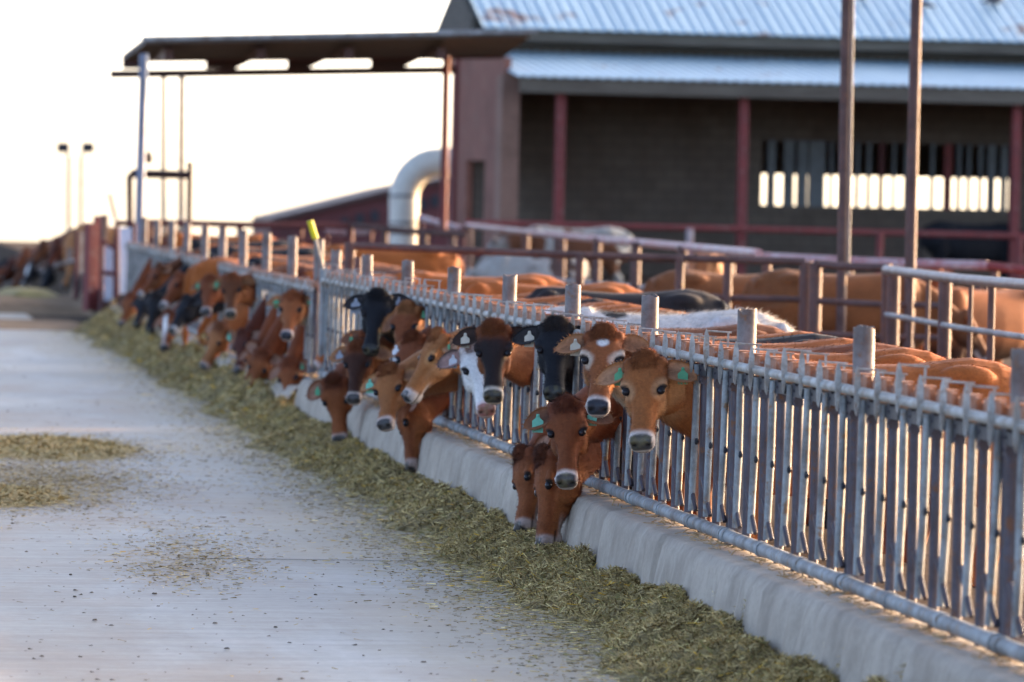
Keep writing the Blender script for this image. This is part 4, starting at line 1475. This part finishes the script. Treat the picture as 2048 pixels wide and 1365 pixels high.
    # eyes
    for sg in (-1, 1):
        ev, ef = ellipsoid(H(.178, -.026, sg * .0855) - base, (u * .0225 * hs, n * .0180 * hs, s * .0212 * hs), 10)
        addv(ev, ef, None, np.tile((.012, .009, .010, .0), (len(ev), 1)))
    # ears
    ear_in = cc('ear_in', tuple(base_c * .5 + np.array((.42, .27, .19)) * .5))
    ear_c = cc('ear', base_c)
    ear_rim = cc('ear_rim', ear_c)
    frames = {}
    fur_at = None
    fur_roots = []
    for key, sg, (droop, turn) in (('L', 1, ears[0]), ('R', -1, ears[1])):
        e = unit(s * sg * 1.0 + u * droop - n * .12)
        f = unit(n * 1.0 - u * .10 + s * sg * turn); f = unit(f - e * f.dot(e))
        gg = np.cross(e, f)
        root = H(.030, -.045, sg * .072) - base
        Ln, Wd = .182 * hs, .067 * hs
        na, nb = 13, 9
        aa = np.linspace(0, 1, na); bb = np.linspace(-1, 1, nb)
        ev, ec = [], []
        for side in (0, 1):
            for a in aa:
                w = Wd * (math.sin(math.pi * (.10 + .875 * a ** 1.12)) ** .62)
                for b in bb:
                    cup = (.50 - .28 * a) * w * (1 - b * b)
                    droopz = -.018 * a * a * hs
                    p = root + e * Ln * a + gg * b * w - f * cup - f * (.010 * side * (1 - abs(b) ** 3) * (1 - a * .6)) + u * (-droopz)
                    p = p - f * .02 * a * a * hs
                    ev.append(p)
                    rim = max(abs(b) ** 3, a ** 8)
                    c = (ear_in * (.62 + .38 * min(1, abs(b) + .7 * a)) * (1 - rim) + ear_rim * rim) if side == 0 else ear_c  # inner ear painted darker in the middle: shading plus dark canal hair
                    c = c * (.82 + .36 * r.random())
                    ec.append((*c, 1))
        ef = []
        for side in (0, 1):
            k0 = side * na * nb
            for i in range(na - 1):
                for j in range(nb - 1):
                    q = (k0 + i * nb + j, k0 + i * nb + j + 1, k0 + (i + 1) * nb + j + 1, k0 + (i + 1) * nb + j)
                    ef.append(q if side else q[::-1])
        for i in range(na - 1):
            for j in (0, nb - 1):
                a0, a1 = i * nb + j, (i + 1) * nb + j
                ef.append((a0, a1, a1 + na * nb, a0 + na * nb))
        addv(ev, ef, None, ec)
        frames[key] = (root, e, f, gg, Ln, Wd)
        if fur:
            evn = np.array(ev)[:na * nb].reshape(na, nb, 3)
            for _ in range(int(260 * fur)):
                i = r.integers(1, na); j = r.choice([0, nb - 1]) if r.random() < .55 else r.integers(0, nb)
                p = evn[i, j] + gg * r.normal(0, .002)
                d = unit(e * .9 + gg * (.8 if j == nb - 1 else -.8 if j == 0 else r.normal(0, .3)) * (1 if j in (0, nb - 1) else 1) + f * r.uniform(-.1, .7) + r.normal(0, .2, 3))
                cl = ear_rim if j in (0, nb - 1) else ear_in * 1.15
                fur_roots.append((p, d, r.uniform(.010, .026) * hs, .0022, cl * r.uniform(.75, 1.35)))
    # fur: short hair over head and neck, tufts on the poll, longer guard hair along the back
    if fur:
        d2 = np.linalg.norm(V + base - H(.2, -.08, 0), axis=1)
        wgt = np.where(inhead, 1.0, 0) * np.where(hu > .40, .15, 1) * (er > .046) + (~inhead) * (bx_ > .05) * .55
        cand = np.where(wgt > 0)[0]
        nh = int(22000 * fur)
        idx = r.choice(cand, nh, p=wgt[cand] / wgt[cand].sum())
        flow = np.where(inhead[idx][:, None], (-u * .35 - n * .1)[None] + (s[None] * np.sign(hv[idx])[:, None]) * .35, (-fwd * .8 - up * .5)[None])
        dirs = flow + Nn[idx] * .38 + r.normal(0, .24, (nh, 3))
        dirs /= np.linalg.norm(dirs, axis=1)[:, None]
        ln = np.where(inhead[idx], r.uniform(.008, .018, nh), r.uniform(.012, .028, nh)) * hs
        fc = C[idx] * r.uniform(.55, 1.42, nh)[:, None]
        rootsP, rootsD, rootsL, rootsW, rootsC, rootsN = [V[idx]], [dirs], [ln], [np.full(nh, .0017)], [fc], [Nn[idx]]
        # poll tuft
        tp = np.where(inhead & (hu < .07) & (ah < .065) & (hn > -.05))[0]
        if len(tp):
            nt_ = int(1700 * fur)
            idx = r.choice(tp, nt_)
            dirs = u * r.uniform(-.1, .9, nt_)[:, None] + Nn[idx] * .45 + s * (hv[idx] * 9)[:, None] * .6 + r.normal(0, .33, (nt_, 3))
            dirs /= np.linalg.norm(dirs, axis=1)[:, None]
            tc = np.array(coat.get('tuft', coat.get('poll', base_c * .85)))
            rootsP.append(V[idx]); rootsD.append(dirs); rootsL.append(r.uniform(.014, .036, nt_) * hs * coat.get('tuft_len', 1)); rootsW.append(np.full(nt_, .0018)); rootsC.append(tc[None] * r.uniform(.7, 1.35, nt_)[:, None]); rootsN.append(Nn[idx])
        # back ridge, rump and tail
        bk = np.where((~inhead) & (bz_ > .80) & (bx_ < .25) & (Nn[:, 2] > .05))[0]
        nb_ = int(6000 * fur * coat.get('back_len', 1))
        if len(bk):
            idx = r.choice(bk, nb_)
            dirs = (-fwd * .7)[None] + Nn[idx] * r.uniform(.1, .6, nb_)[:, None] + r.normal(0, .35, (nb_, 3))
            dirs /= np.linalg.norm(dirs, axis=1)[:, None]
            rootsP.append(V[idx]); rootsD.append(dirs); rootsL.append(r.uniform(.008, .026, nb_) * coat.get('back_len', 1)); rootsW.append(np.full(nb_, .0022)); rootsC.append(C[idx] * r.uniform(.85, 1.2, nb_)[:, None]); rootsN.append(Nn[idx])
        if fur_roots:
            rootsP.append(np.array([a[0] for a in fur_roots])); rootsD.append(np.array([a[1] for a in fur_roots])); rootsL.append(np.array([a[2] for a in fur_roots])); rootsW.append(np.array([a[3] for a in fur_roots])); rootsC.append(np.array([a[4] for a in fur_roots])); rootsN.append(np.array([unit(n + a[1] * .5) for a in fur_roots]))
        p, d, l, w, c, fn = [np.concatenate(a) for a in (rootsP, rootsD, rootsL, rootsW, rootsC, rootsN)]
        sd = np.cross(d, r.normal(0, 1, d.shape)); sd /= np.linalg.norm(sd, axis=1)[:, None] + 1e-9
        flip = (np.cross(sd, d) * fn).sum(1) < 0
        sd[flip] *= -1
        tip = p + d * l[:, None] - np.array([0, 0, 1.0]) * (l * .15)[:, None]
        fv = np.stack([p - sd * w[:, None] / 2, p + sd * w[:, None] / 2, tip], 1).reshape(-1, 3)
        fur_at = (cnt, np.repeat(fn, 3, axis=0))
        addv(fv, None, np.arange(len(fv)).reshape(-1, 3), np.concatenate([np.repeat(np.clip(c, 0, 1), 3, axis=0), np.ones((len(fv), 1))], 1))
    me = np_mesh('cow', np.concatenate(verts), np.concatenate(quads), np.concatenate(tris) if tris else np.zeros((0, 3), int), [M['coat']], np.concatenate(cols), normals=fur_at)
    o = bpy.data.objects.new('cow', me)
    o.location = base
    COL.objects.link(o)
    tag(o, label, 'cow', group)
    # ear tags
    for key, col, a, sc in tags:
        root, e, f, gg, Ln, Wd = frames[key]
        c = root + e * Ln * a + f * .012 * hs - f * .3 * Wd * .5
        ex = unit(np.array([e[0], e[1], 0.0]) + 1e-6)
        nn = np.cross(ex, up)
        if nn.dot(n) < 0: nn = -nn
        ex = np.cross(up, nn)
        out = [(-.007, .014), (.007, .014), (.011, -.006), (.028, -.020), (.027, -.078), (-.027, -.078), (-.028, -.020), (-.011, -.006)]
        tv = [c + (ex * x + up * z) * sc * hs + nn * y for y in (.002, .005) for x, z in out]
        tf = [tuple(range(7, -1, -1)), tuple(range(8, 16))] + [(i, (i + 1) % 8, 8 + (i + 1) % 8, 8 + i) for i in range(8)]
        t = mesh_obj('ear_tag', tv, tf, M['tag_' + col], o)
        bt, bf = ellipsoid(c + up * .006 + nn * .006, (ex * .009 * hs, up * .009 * hs, nn * .004 * hs), 5)
        mesh_obj('tag_button', bt, bf, M['tag_' + ('orange' if col == 'green' and seed % 3 == 0 else col)], t)
    if tongue is not None:
        pts = [H(.44, -.10, tongue * .01), H(.478, -.112, tongue * .022), H(.500, -.095, tongue * .036), H(.502, -.068, tongue * .044), H(.494, -.048, tongue * .044)]
        tv, tf = loft([(p - base, s * wv * hs, unit(np.cross(s, pts[min(i + 1, 4)] - pts[max(i - 1, 0)])) * .007 * hs, 2, 0) for i, (p, wv) in enumerate(zip(pts, (.022, .022, .020, .016, .008)))], 10)
        mesh_obj('tongue', tv, tf, M['tongue'], o, True)
    return o


TC = np.array([-math.sin(YAW), -math.cos(YAW), 0.0])          # towards the camera, level
TL = np.array([-math.cos(YAW), math.sin(YAW), 0.0])           # towards the left of the view


def feeder(label, poll, muz, Y, coat, az=0, near=1, Yf=None, HL=.47, pit=0.0, jit=0.0, push=.34, **kw):
    """an animal at the feed fence: where its poll and muzzle are, which way the face looks (degrees to the left)"""
    P = np.array(at(poll[0], poll[1], Y))
    r = np.array(ray(*muz)); r /= np.linalg.norm(r)
    o = np.array([0, 0, CAM_Z]) - P
    # |o + t r| = HL
    b = o.dot(r); c = o.dot(o) - HL * HL
    disc = b * b - c
    t = -b - near * math.sqrt(disc) if disc > 0 else -b
    u = unit(o + t * r)
    f = TC * math.cos(math.radians(az)) + TL * math.sin(math.radians(az)) + np.array([0, 0, pit])
    Yf = Y + .35 if Yf is None else Yf
    bx0 = LX + push
    base = np.array([bx0, Yf, float(ground_z(bx0 + .4, Yf))])
    fwd = np.array([-1.0, -jit, 0])
    return build_cow(label, P, u, f, base, fwd, coat, HL=HL, **kw)


def lockY(y):
    """nearest gap of the headlocks to a place along the fence"""
    o = 19.52 + .31
    return o + round((y - o) / SP) * SP


A_ = dict(base=FAWN, cheek=(.46, .245, .105), face=(.33, .125, .038), poll=(.25, .08, .022), tuft=(.24, .08, .024), neck=(.26, .095, .028), eye_ring=(.46, .28, .15), throat=(.44, .26, .13), ear_in=(.42, .24, .14), ear_rim=(.40, .17, .06), nose_dirt=1, back=ORG)  # neck colour darkened for the shadow it hangs in
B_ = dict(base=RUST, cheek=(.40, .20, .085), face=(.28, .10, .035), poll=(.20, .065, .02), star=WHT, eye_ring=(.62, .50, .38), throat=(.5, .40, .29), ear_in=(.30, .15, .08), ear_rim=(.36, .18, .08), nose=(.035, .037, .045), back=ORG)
C_ = dict(base=BLK, ring=None, face=(.012, .012, .015), poll=(.018, .012, .010), tuft=(.035, .022, .016), ear_in=(.035, .028, .026), nose=(.04, .038, .034), nose_dirt=1)
D_ = dict(base=(.16, .058, .022), face=(.022, .014, .013), cheek=(.22, .085, .03), poll=RUST, tuft=(.22, .07, .02), tuft_len=1.3, ear=(.03, .018, .014), ear_in=(.045, .025, .018), ring=(.66, .58, .47), nose=(.045, .042, .038), nose_dirt=1, throat=(.26, .11, .045))
E_ = dict(base=WHT, back_len=2.3, white_face=WHT, spots=(.03, .03, .03), ring=(.66, .50, .46), nose=(.42, .22, .20), nose_dirt=1, ear=(.05, .04, .04), ear_in=(.45, .30, .27), lid=(.5, .35, .33), poll=(.25, .09, .03), back=(.55, .52, .48))
F_ = dict(base=(.40, .19, .075), face=(.37, .16, .055), cheek=(.48, .26, .12), poll=(.33, .12, .04), throat=(.5, .31, .17), eye_ring=(.45, .25, .11), nose=(.03, .03, .033))
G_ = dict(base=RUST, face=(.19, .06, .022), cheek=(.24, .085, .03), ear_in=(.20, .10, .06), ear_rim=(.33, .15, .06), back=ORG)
H_ = dict(base=(.33, .15, .06), face=(.33, .14, .05), cheek=(.40, .21, .10), poll=(.28, .095, .03), tuft_len=1.4, throat=(.36, .20, .11), ear_in=(.30, .17, .10), ear_rim=(.42, .22, .09), ring=(.60, .50, .44))
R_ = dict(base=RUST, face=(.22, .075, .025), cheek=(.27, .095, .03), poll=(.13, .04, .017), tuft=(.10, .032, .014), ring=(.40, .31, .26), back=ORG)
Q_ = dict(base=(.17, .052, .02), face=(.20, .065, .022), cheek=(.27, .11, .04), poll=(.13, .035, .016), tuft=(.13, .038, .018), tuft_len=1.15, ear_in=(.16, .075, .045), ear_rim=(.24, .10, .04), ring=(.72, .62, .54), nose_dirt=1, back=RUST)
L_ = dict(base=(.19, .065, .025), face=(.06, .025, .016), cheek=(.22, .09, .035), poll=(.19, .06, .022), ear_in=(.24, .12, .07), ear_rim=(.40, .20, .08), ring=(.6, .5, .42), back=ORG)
DR = dict(base=DRED, face=(.07, .02, .012), ring=(.3, .22, .18), poll=(.09, .025, .012))

if True:
    # the near group, nearest first
    feeder('fawn heifer with green tags in both ears, nearest of all, face toward the camera', (1289, 716), (1279, 884), 26.55, A_, az=10, Yf=lockY(27.0), HL=.475, ears=((.12, .1), (.10, .25)), tags=(('L', 'green', .62, .9), ('R', 'green', .30, .95)), seed=1)
    feeder('brown heifer with a white star on its forehead and cream ear tag', (1208, 662), (1194, 812), 27.9, B_, az=6, Yf=lockY(28.4), HL=.47, ears=((.0, .2), (.05, .2)), tags=(('R', 'cream', .42, .95),), seed=2)
    feeder('red-brown heifer with teal and green tags hanging its head below the others', (1133, 806), (1130, 962), 28.9, Q_, az=8, Yf=lockY(29.5), HL=.46, ears=((.15, .2), (.18, .2)), tags=(('L', 'teal', .35, .95), ('R', 'teal', .52, 1.1)), seed=3)
    feeder('red calf with muzzle down in the hay, nearest of the feeding ones', (1084, 908), (1063, 1098), 29.7, R_, az=72, Yf=lockY(30.3), HL=.52, near=1, ears=((-.25, .0), (-.1, .2)), seed=4)
    feeder('red calf feeding half hidden behind the nearest feeding calf', (1040, 905), (1024, 1062), 30.7, R_, az=66, Yf=lockY(31.6), HL=.46, ears=((-.5, .2), (-.3, .2)), seed=5)
    feeder('black heifer licking its nose with a grey tongue beside the starred one', (1112, 646), (1106, 784), 30.9, C_, az=4, Yf=lockY(31.2), HL=.47, ears=((.1, .2), (.06, .1)), tags=(('R', 'cream', .45, 1.0),), tongue=1, seed=6)
    feeder('dark-faced brown cow with a white muzzle and cream tag looking straight out', (987, 652), (985, 793), 32.7, D_, az=3, Yf=lockY(33.2), HL=.475, ears=((.0, .2), (.0, .1)), tags=(('R', 'cream', .55, .95),), seed=7)
    feeder('white-faced cow with a pink nose mostly hidden behind the dark-faced one', (952, 690), (974, 818), 33.9, E_, az=-6, Yf=lockY(34.2), HL=.475, ears=((.1, .2), (.10, .1)), tags=(('R', 'white', .42, .9),), S=.985, seed=8)
    feeder('pale fawn cow in profile, nose pointing left, neck stretched through the fence', (873, 668), (797, 792), 35.9, F_, az=66, Yf=lockY(36.3), HL=.47, near=1, ears=((.1, .3), (.2, .2)), tags=(('L', 'green', .5, .5),), seed=9, neck_fat=1.0)
    feeder('fawn calf with a teal tag and open mouth stretching below the profile cow', (776, 738), (762, 848), 36.4, H_, az=22, Yf=lockY(36.9), HL=.44, near=1, ears=((.1, .2), (.08, .2)), tags=(('R', 'teal', .5, 1.1),), seed=10)
    feeder('brown calf eating hay directly under the open-mouthed teal-tagged calf', (796, 806), (806, 944), 37.3, R_, az=80, Yf=lockY(37.8), HL=.48, ears=((.2, .1), (.2, .2)), seed=11)
    feeder('red-brown cow with a white tag half hidden behind the fawn profile cow', (822, 672), (796, 782), 38.2, G_, az=34, Yf=lockY(38.5), HL=.46, ears=((.1, .2), (-.05, .2)), tags=(('R', 'white', .5, 1.25),), seed=12)
    feeder('black cow with raised ears and a grey tag, taller than its neighbours', (757, 588), (740, 698), 39.5, dict(C_, base=(.009, .009, .011), tuft=(.012, .012, .014)), az=4, Yf=lockY(40.3), HL=.47, ears=((-.45, .1), (.12, .2)), tags=(('R', 'grey', .5, 1.2), ('L', 'grey', .45, .8)), seed=13)
    feeder('fawn-cheeked cow peeping out right behind the black cow with raised ears', (814, 612), (790, 722), 38.9, dict(G_, base=(.30, .13, .05), cheek=(.36, .18, .08)), az=20, Yf=lockY(39.3), HL=.44, ears=((.1, .2), (1.1, .2)), tags=(('L', 'green', .3, .5),), seed=14)
    feeder('dark-faced brown cow with a grey tag under the chin of the black cow', (718, 688), (703, 798), 39.9, L_, az=14, Yf=lockY(40.3), HL=.45, ears=((.1, .2), (.12, .2)), tags=(('R', 'grey', .5, 1.0),), seed=15)
    feeder('brown cow of which only an ear with an orange tag button shows', (742, 662), (724, 770), 41.4, dict(G_, ear_rim=(.26, .1, .04)), az=10, Yf=lockY(41.6), HL=.45, ears=((.1, .2), (.02, .2)), tags=(('R', 'green', .5, .5),), seed=18)
    feeder('red calf feeding at the curb beside the end of the near fence', (666, 758), (676, 886), 41.3, R_, az=14, Yf=lockY(43.1), HL=.47, ears=((.3, .2), (.35, .2)), tags=(('R', 'green', .4, .7),), seed=17)
    # the far group beyond the flagged stick
    fk = dict(vox=.014, fur=.22)
    FR = (.42, .33, .28)
    feeder('brown heifer with green tag and white muzzle, last standing before the yellow flag', (585, 587), (571, 670), 48.4, dict(B_, star=RUST, eye_ring=(.30, .12, .05)), az=8, Yf=49.0, HL=.45, ears=((.0, .2), (.08, .2)), tags=(('R', 'green', .45, 1.0), ('L', 'green', .5, .8)), seed=21, **fk)
    feeder('red calf feeding at the bunk end, nearest the grey fence end', (574, 722), (572, 818), 48.6, R_, az=24, Yf=49.3, HL=.44, ears=((.3, .2), (.3, .2)), tags=(('L', 'green', .4, .5),), seed=22, **fk)
    feeder('brown calf feeding just left of the red calf, ear pricked up', (522, 702), (493, 800), 50.2, dict(R_, ring=(.55, .48, .45)), az=30, Yf=50.6, HL=.45, ears=((.2, .2), (-.5, .2)), seed=23, **fk)
    feeder('brown feeding calf whose neck hides behind the pricked-ear calf', (512, 690), (488, 770), 51.8, R_, az=30, Yf=52.0, HL=.44, ears=((.2, .2), (.3, .2)), seed=24, **fk)
    feeder('dark red cow feeding between the two groups of calves', (482, 665), (466, 742), 52.9, DR, az=40, Yf=53.2, HL=.44, ears=((.2, .2), (.3, .2)), seed=25, **fk)
    feeder('brown heifer with white muzzle and green tag, looking out over a feeding calf', (463, 552), (459, 628), 54.4, dict(D_, face=(.13, .05, .02), ear_in=(.26, .12, .05), ear=(.2, .08, .03)), az=6, Yf=55.0, HL=.45, ears=((-.1, .2), (.0, .2)), tags=(('R', 'green', .5, 1.0),), seed=26, **fk)
    feeder('tan calf feeding below the white-muzzled heifer', (438, 650), (398, 736), 55.2, dict(R_, base=(.30, .12, .045), face=(.32, .14, .055), ring=(.5, .4, .34)), az=45, Yf=55.8, HL=.46, ears=((.2, .2), (.3, .2)), tags=(('L', 'teal', .4, .9),), seed=27, **fk)
    feeder('brown cow with tongue out just left of the white-muzzled heifer', (418, 555), (408, 622), 56.6, G_, az=16, Yf=57.0, HL=.44, ears=((-.1, .2), (.0, .2)), tongue=1, tags=(('R', 'green', .4, .9),), seed=28, **fk)
    feeder('black-faced calf with pale muzzle feeding left of the tan calf', (372, 595), (335, 660), 58.6, dict(C_, ring=(.5, .47, .45)), az=50, Yf=59.0, HL=.44, ears=((.2, .2), (.3, .2)), seed=29, **fk)
    feeder('brown calf with a white face stripe feeding at the far bunk', (335, 625), (322, 696), 60.5, dict(R_, blaze=WHT), az=30, Yf=61.0, HL=.44, ears=((.2, .2), (.3, .2)), seed=30, **fk)
    feeder('brown cow seen half in profile above the black-faced calf', (355, 550), (316, 610), 61.0, G_, az=52, Yf=61.6, HL=.45, ears=((-.1, .2), (.0, .2)), seed=31, **fk)
    feeder('reddish cow in profile by the blue canopy post, nose to the left', (318, 530), (270, 588), 65.5, dict(G_, base=BRN), az=62, Yf=66.2, HL=.45, ears=((-.1, .2), (-.2, .2)), seed=32, **fk)
    feeder('black calf feeding deep at the far bunk, left of the striped calf', (310, 590), (290, 668), 64.5, C_, az=36, Yf=65.0, HL=.44, ears=((.2, .2), (.3, .2)), seed=33, **fk)
    feeder('black calf with dark muzzle feeding farthest along the far bunk', (286, 588), (266, 650), 68.5, C_, az=36, Yf=69.0, HL=.44, ears=((.2, .2), (.3, .2)), seed=34, **fk)
    feeder('brown calf feeding right below the maroon gate', (258, 590), (236, 648), 72.0, R_, az=40, Yf=72.6, HL=.44, ears=((.2, .2), (.3, .2)), seed=35, **fk)
    # standing farther down, seen over the rail only
    ff = dict(vox=.024, fur=0)
    GD = 'the farthest cattle row beyond the crossing'
    far = [('tan cow feeding at the near end of the distant row', (146, 520), (112, 590), 99, dict(base=(.36, .17, .065), ring=None), 45),
           ('dark brown cow over the tan one in the distant row', (112, 480), (84, 540), 102, dict(base=DRED, ring=None), 55),
           ('black cow feeding between tan and dark brown in the distant row', (96, 535), (70, 592), 105, dict(base=BLK, ring=None), 50),
           ('brown cow with head up in the middle of the distant row', (84, 482), (60, 520), 109, dict(base=BRN, ring=None), 55),
           ('black cow with a white blaze in the distant row', (62, 528), (36, 574), 112, dict(base=(.03, .025, .025), blaze=WHT, ring=(.4, .35, .3)), 50),
           ('red-brown cow near the left end of the distant row', (50, 498), (26, 535), 117, dict(base=RUST, ring=None), 55),
           ('dark cow at the very left end of the distant row', (22, 518), (0, 555), 123, dict(base=DRED, ring=None), 55)]
    far += [('black cow near the far left corner of the distant row, head up', (8, 520), (-14, 555), 128, dict(base=BLK, ring=None), 55),
            ('red-brown cow by the left photo edge, between two black ones', (0, 540), (-26, 585), 125, dict(base=RUST, ring=None), 50),
            ('black cow cut by the left photo edge', (-6, 528), (-30, 566), 132, dict(base=BLK, ring=None), 55),
            ('brown cow low at the hay beside the black blazed one', (40, 545), (14, 588), 114.5, dict(base=BRN, ring=None), 50)]
    for i, (lab, pl, mz, Y, ct, az) in enumerate(far):
        P = np.array(at(pl[0], pl[1], Y))
        m = np.array(at(mz[0], mz[1], Y - .25))
        f = TC * math.cos(math.radians(az)) + TL * math.sin(math.radians(az))
        gzv = -float(drop(Y)) - .05
        build_cow(lab, P, unit(m - P), f, np.array([LX + .34, Y + .5, gzv]), np.array([-1, -.1, 0]), ct, S=1.25, HL=.54, group=GD, seed=40 + i, **ff)

    def pen_cow(label, px, py, Y, heading, coat, S=1.0, head=(.66, 0, 1.10), down=.75, look=0.0, vox=.02, seed=60, group='loose cattle in the pens', z=None):
        """a loose animal: photo position of its withers top, distance, heading in degrees (0 = right, 90 = away)"""
        T = at(px, py, Y)
        a = math.radians(heading)
        fwd = np.array([math.cos(a), math.sin(a), 0]); left = np.array([-math.sin(a), math.cos(a), 0])
        gz0 = T.z - 1.165 * S if z is None else z
        base = np.array([T.x, T.y, gz0])
        P = base + (fwd * head[0] + left * head[1] + np.array([0, 0, head[2]])) * S
        lk = unit(fwd * math.cos(look) + left * math.sin(look))
        u = unit(lk * (1 - down) + np.array([0, 0, -down]) + lk * .25)
        nrm = unit(lk * down + np.array([0, 0, .4]))
        build_cow(label, P, u, nrm, base, fwd, coat, S=S, HL=.50 * S, vox=vox, fur=0.12, group=group, seed=seed)
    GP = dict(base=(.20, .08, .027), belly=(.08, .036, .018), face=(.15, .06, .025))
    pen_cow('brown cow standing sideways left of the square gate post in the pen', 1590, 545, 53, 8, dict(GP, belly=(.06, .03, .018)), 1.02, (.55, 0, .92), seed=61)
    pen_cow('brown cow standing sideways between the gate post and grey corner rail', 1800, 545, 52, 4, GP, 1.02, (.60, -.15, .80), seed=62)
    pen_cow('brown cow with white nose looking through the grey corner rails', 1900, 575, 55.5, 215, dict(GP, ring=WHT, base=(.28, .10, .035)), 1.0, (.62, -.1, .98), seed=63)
    pen_cow('tan cow at the far right behind the slanted stall bars', 1990, 565, 58, 200, dict(base=(.38, .18, .07)), 1.0, (.62, 0, .9), seed=64)
    pen_cow('tan cow cut by the right edge behind the slanted stall bars', 2080, 560, 57, 185, dict(base=(.36, .17, .065)), 1.0, (.62, 0, .9), seed=65)
    pen_cow('tan-rumped brown cow standing away behind the pinkish rail', 1420, 505, 66, 80, dict(base=(.33, .16, .065), neck=RUST), 1.0, (.62, -.1, .95), seed=66)
    pen_cow('brown cow whose back shows between pinkish rail and gate post', 1560, 545, 57, 170, dict(base=ORG), 1.0, (.62, 0, .8), seed=67)
    pen_cow('white and brown cow standing sideways in front of the barn wall', 1075, 452, 97, 178, dict(base=(.36, .34, .30), spots=(.16, .07, .035), neck=(.18, .08, .04), poll=(.18, .08, .04)), 1.15, (.66, 0, .95), seed=68)
    pen_cow('white calf low behind the rails beside the white and brown cow', 1010, 505, 84, 175, dict(base=(.36, .34, .30), spots=(.08, .05, .04)), .85, (.62, 0, .85), seed=69)
    pen_cow('black cow standing in the dark under the barn roof at right', 2010, 446, 104.5, 5, dict(base=BLK, ring=None), 1.12, (.62, 0, .9), seed=70)
    pen_cow('red-eared cow head behind the right tall rusty pole', 1850, 560, 60, 270, dict(base=RUST), 1.0, (.45, 0, 1.32), seed=71)
    # backs seen past the far bunk posts
    for i, (px, py, Y) in enumerate(((500, 500, 78), (585, 488, 74), (680, 490, 66), (640, 520, 60), (545, 520, 66))):
        pen_cow('orange-brown cow back seen past the far fence posts, %s of five' % ('farthest', 'second farthest', 'rightmost', 'nearest', 'middle')[i], px, py, Y, (20, 170, 185, 10, 175)[i], dict(base=ORG, back=ORG), 1.0, (.62, 0, .85), seed=80 + i)
    for i, (px, py, Y, c) in enumerate(((960, 562, 44.5, ORG), (1100, 576, 42, (.02, .016, .015)), (820, 545, 47, ORG))):
        pen_cow(('orange-brown back behind the near fence posts, left of the black back', 'black back rising behind the near fence posts', 'brown back behind the fence near the black cow with raised ears')[i], px, py, Y, 178, dict(base=c, back=c), .95, (.6, 0, .75), seed=90 + i)
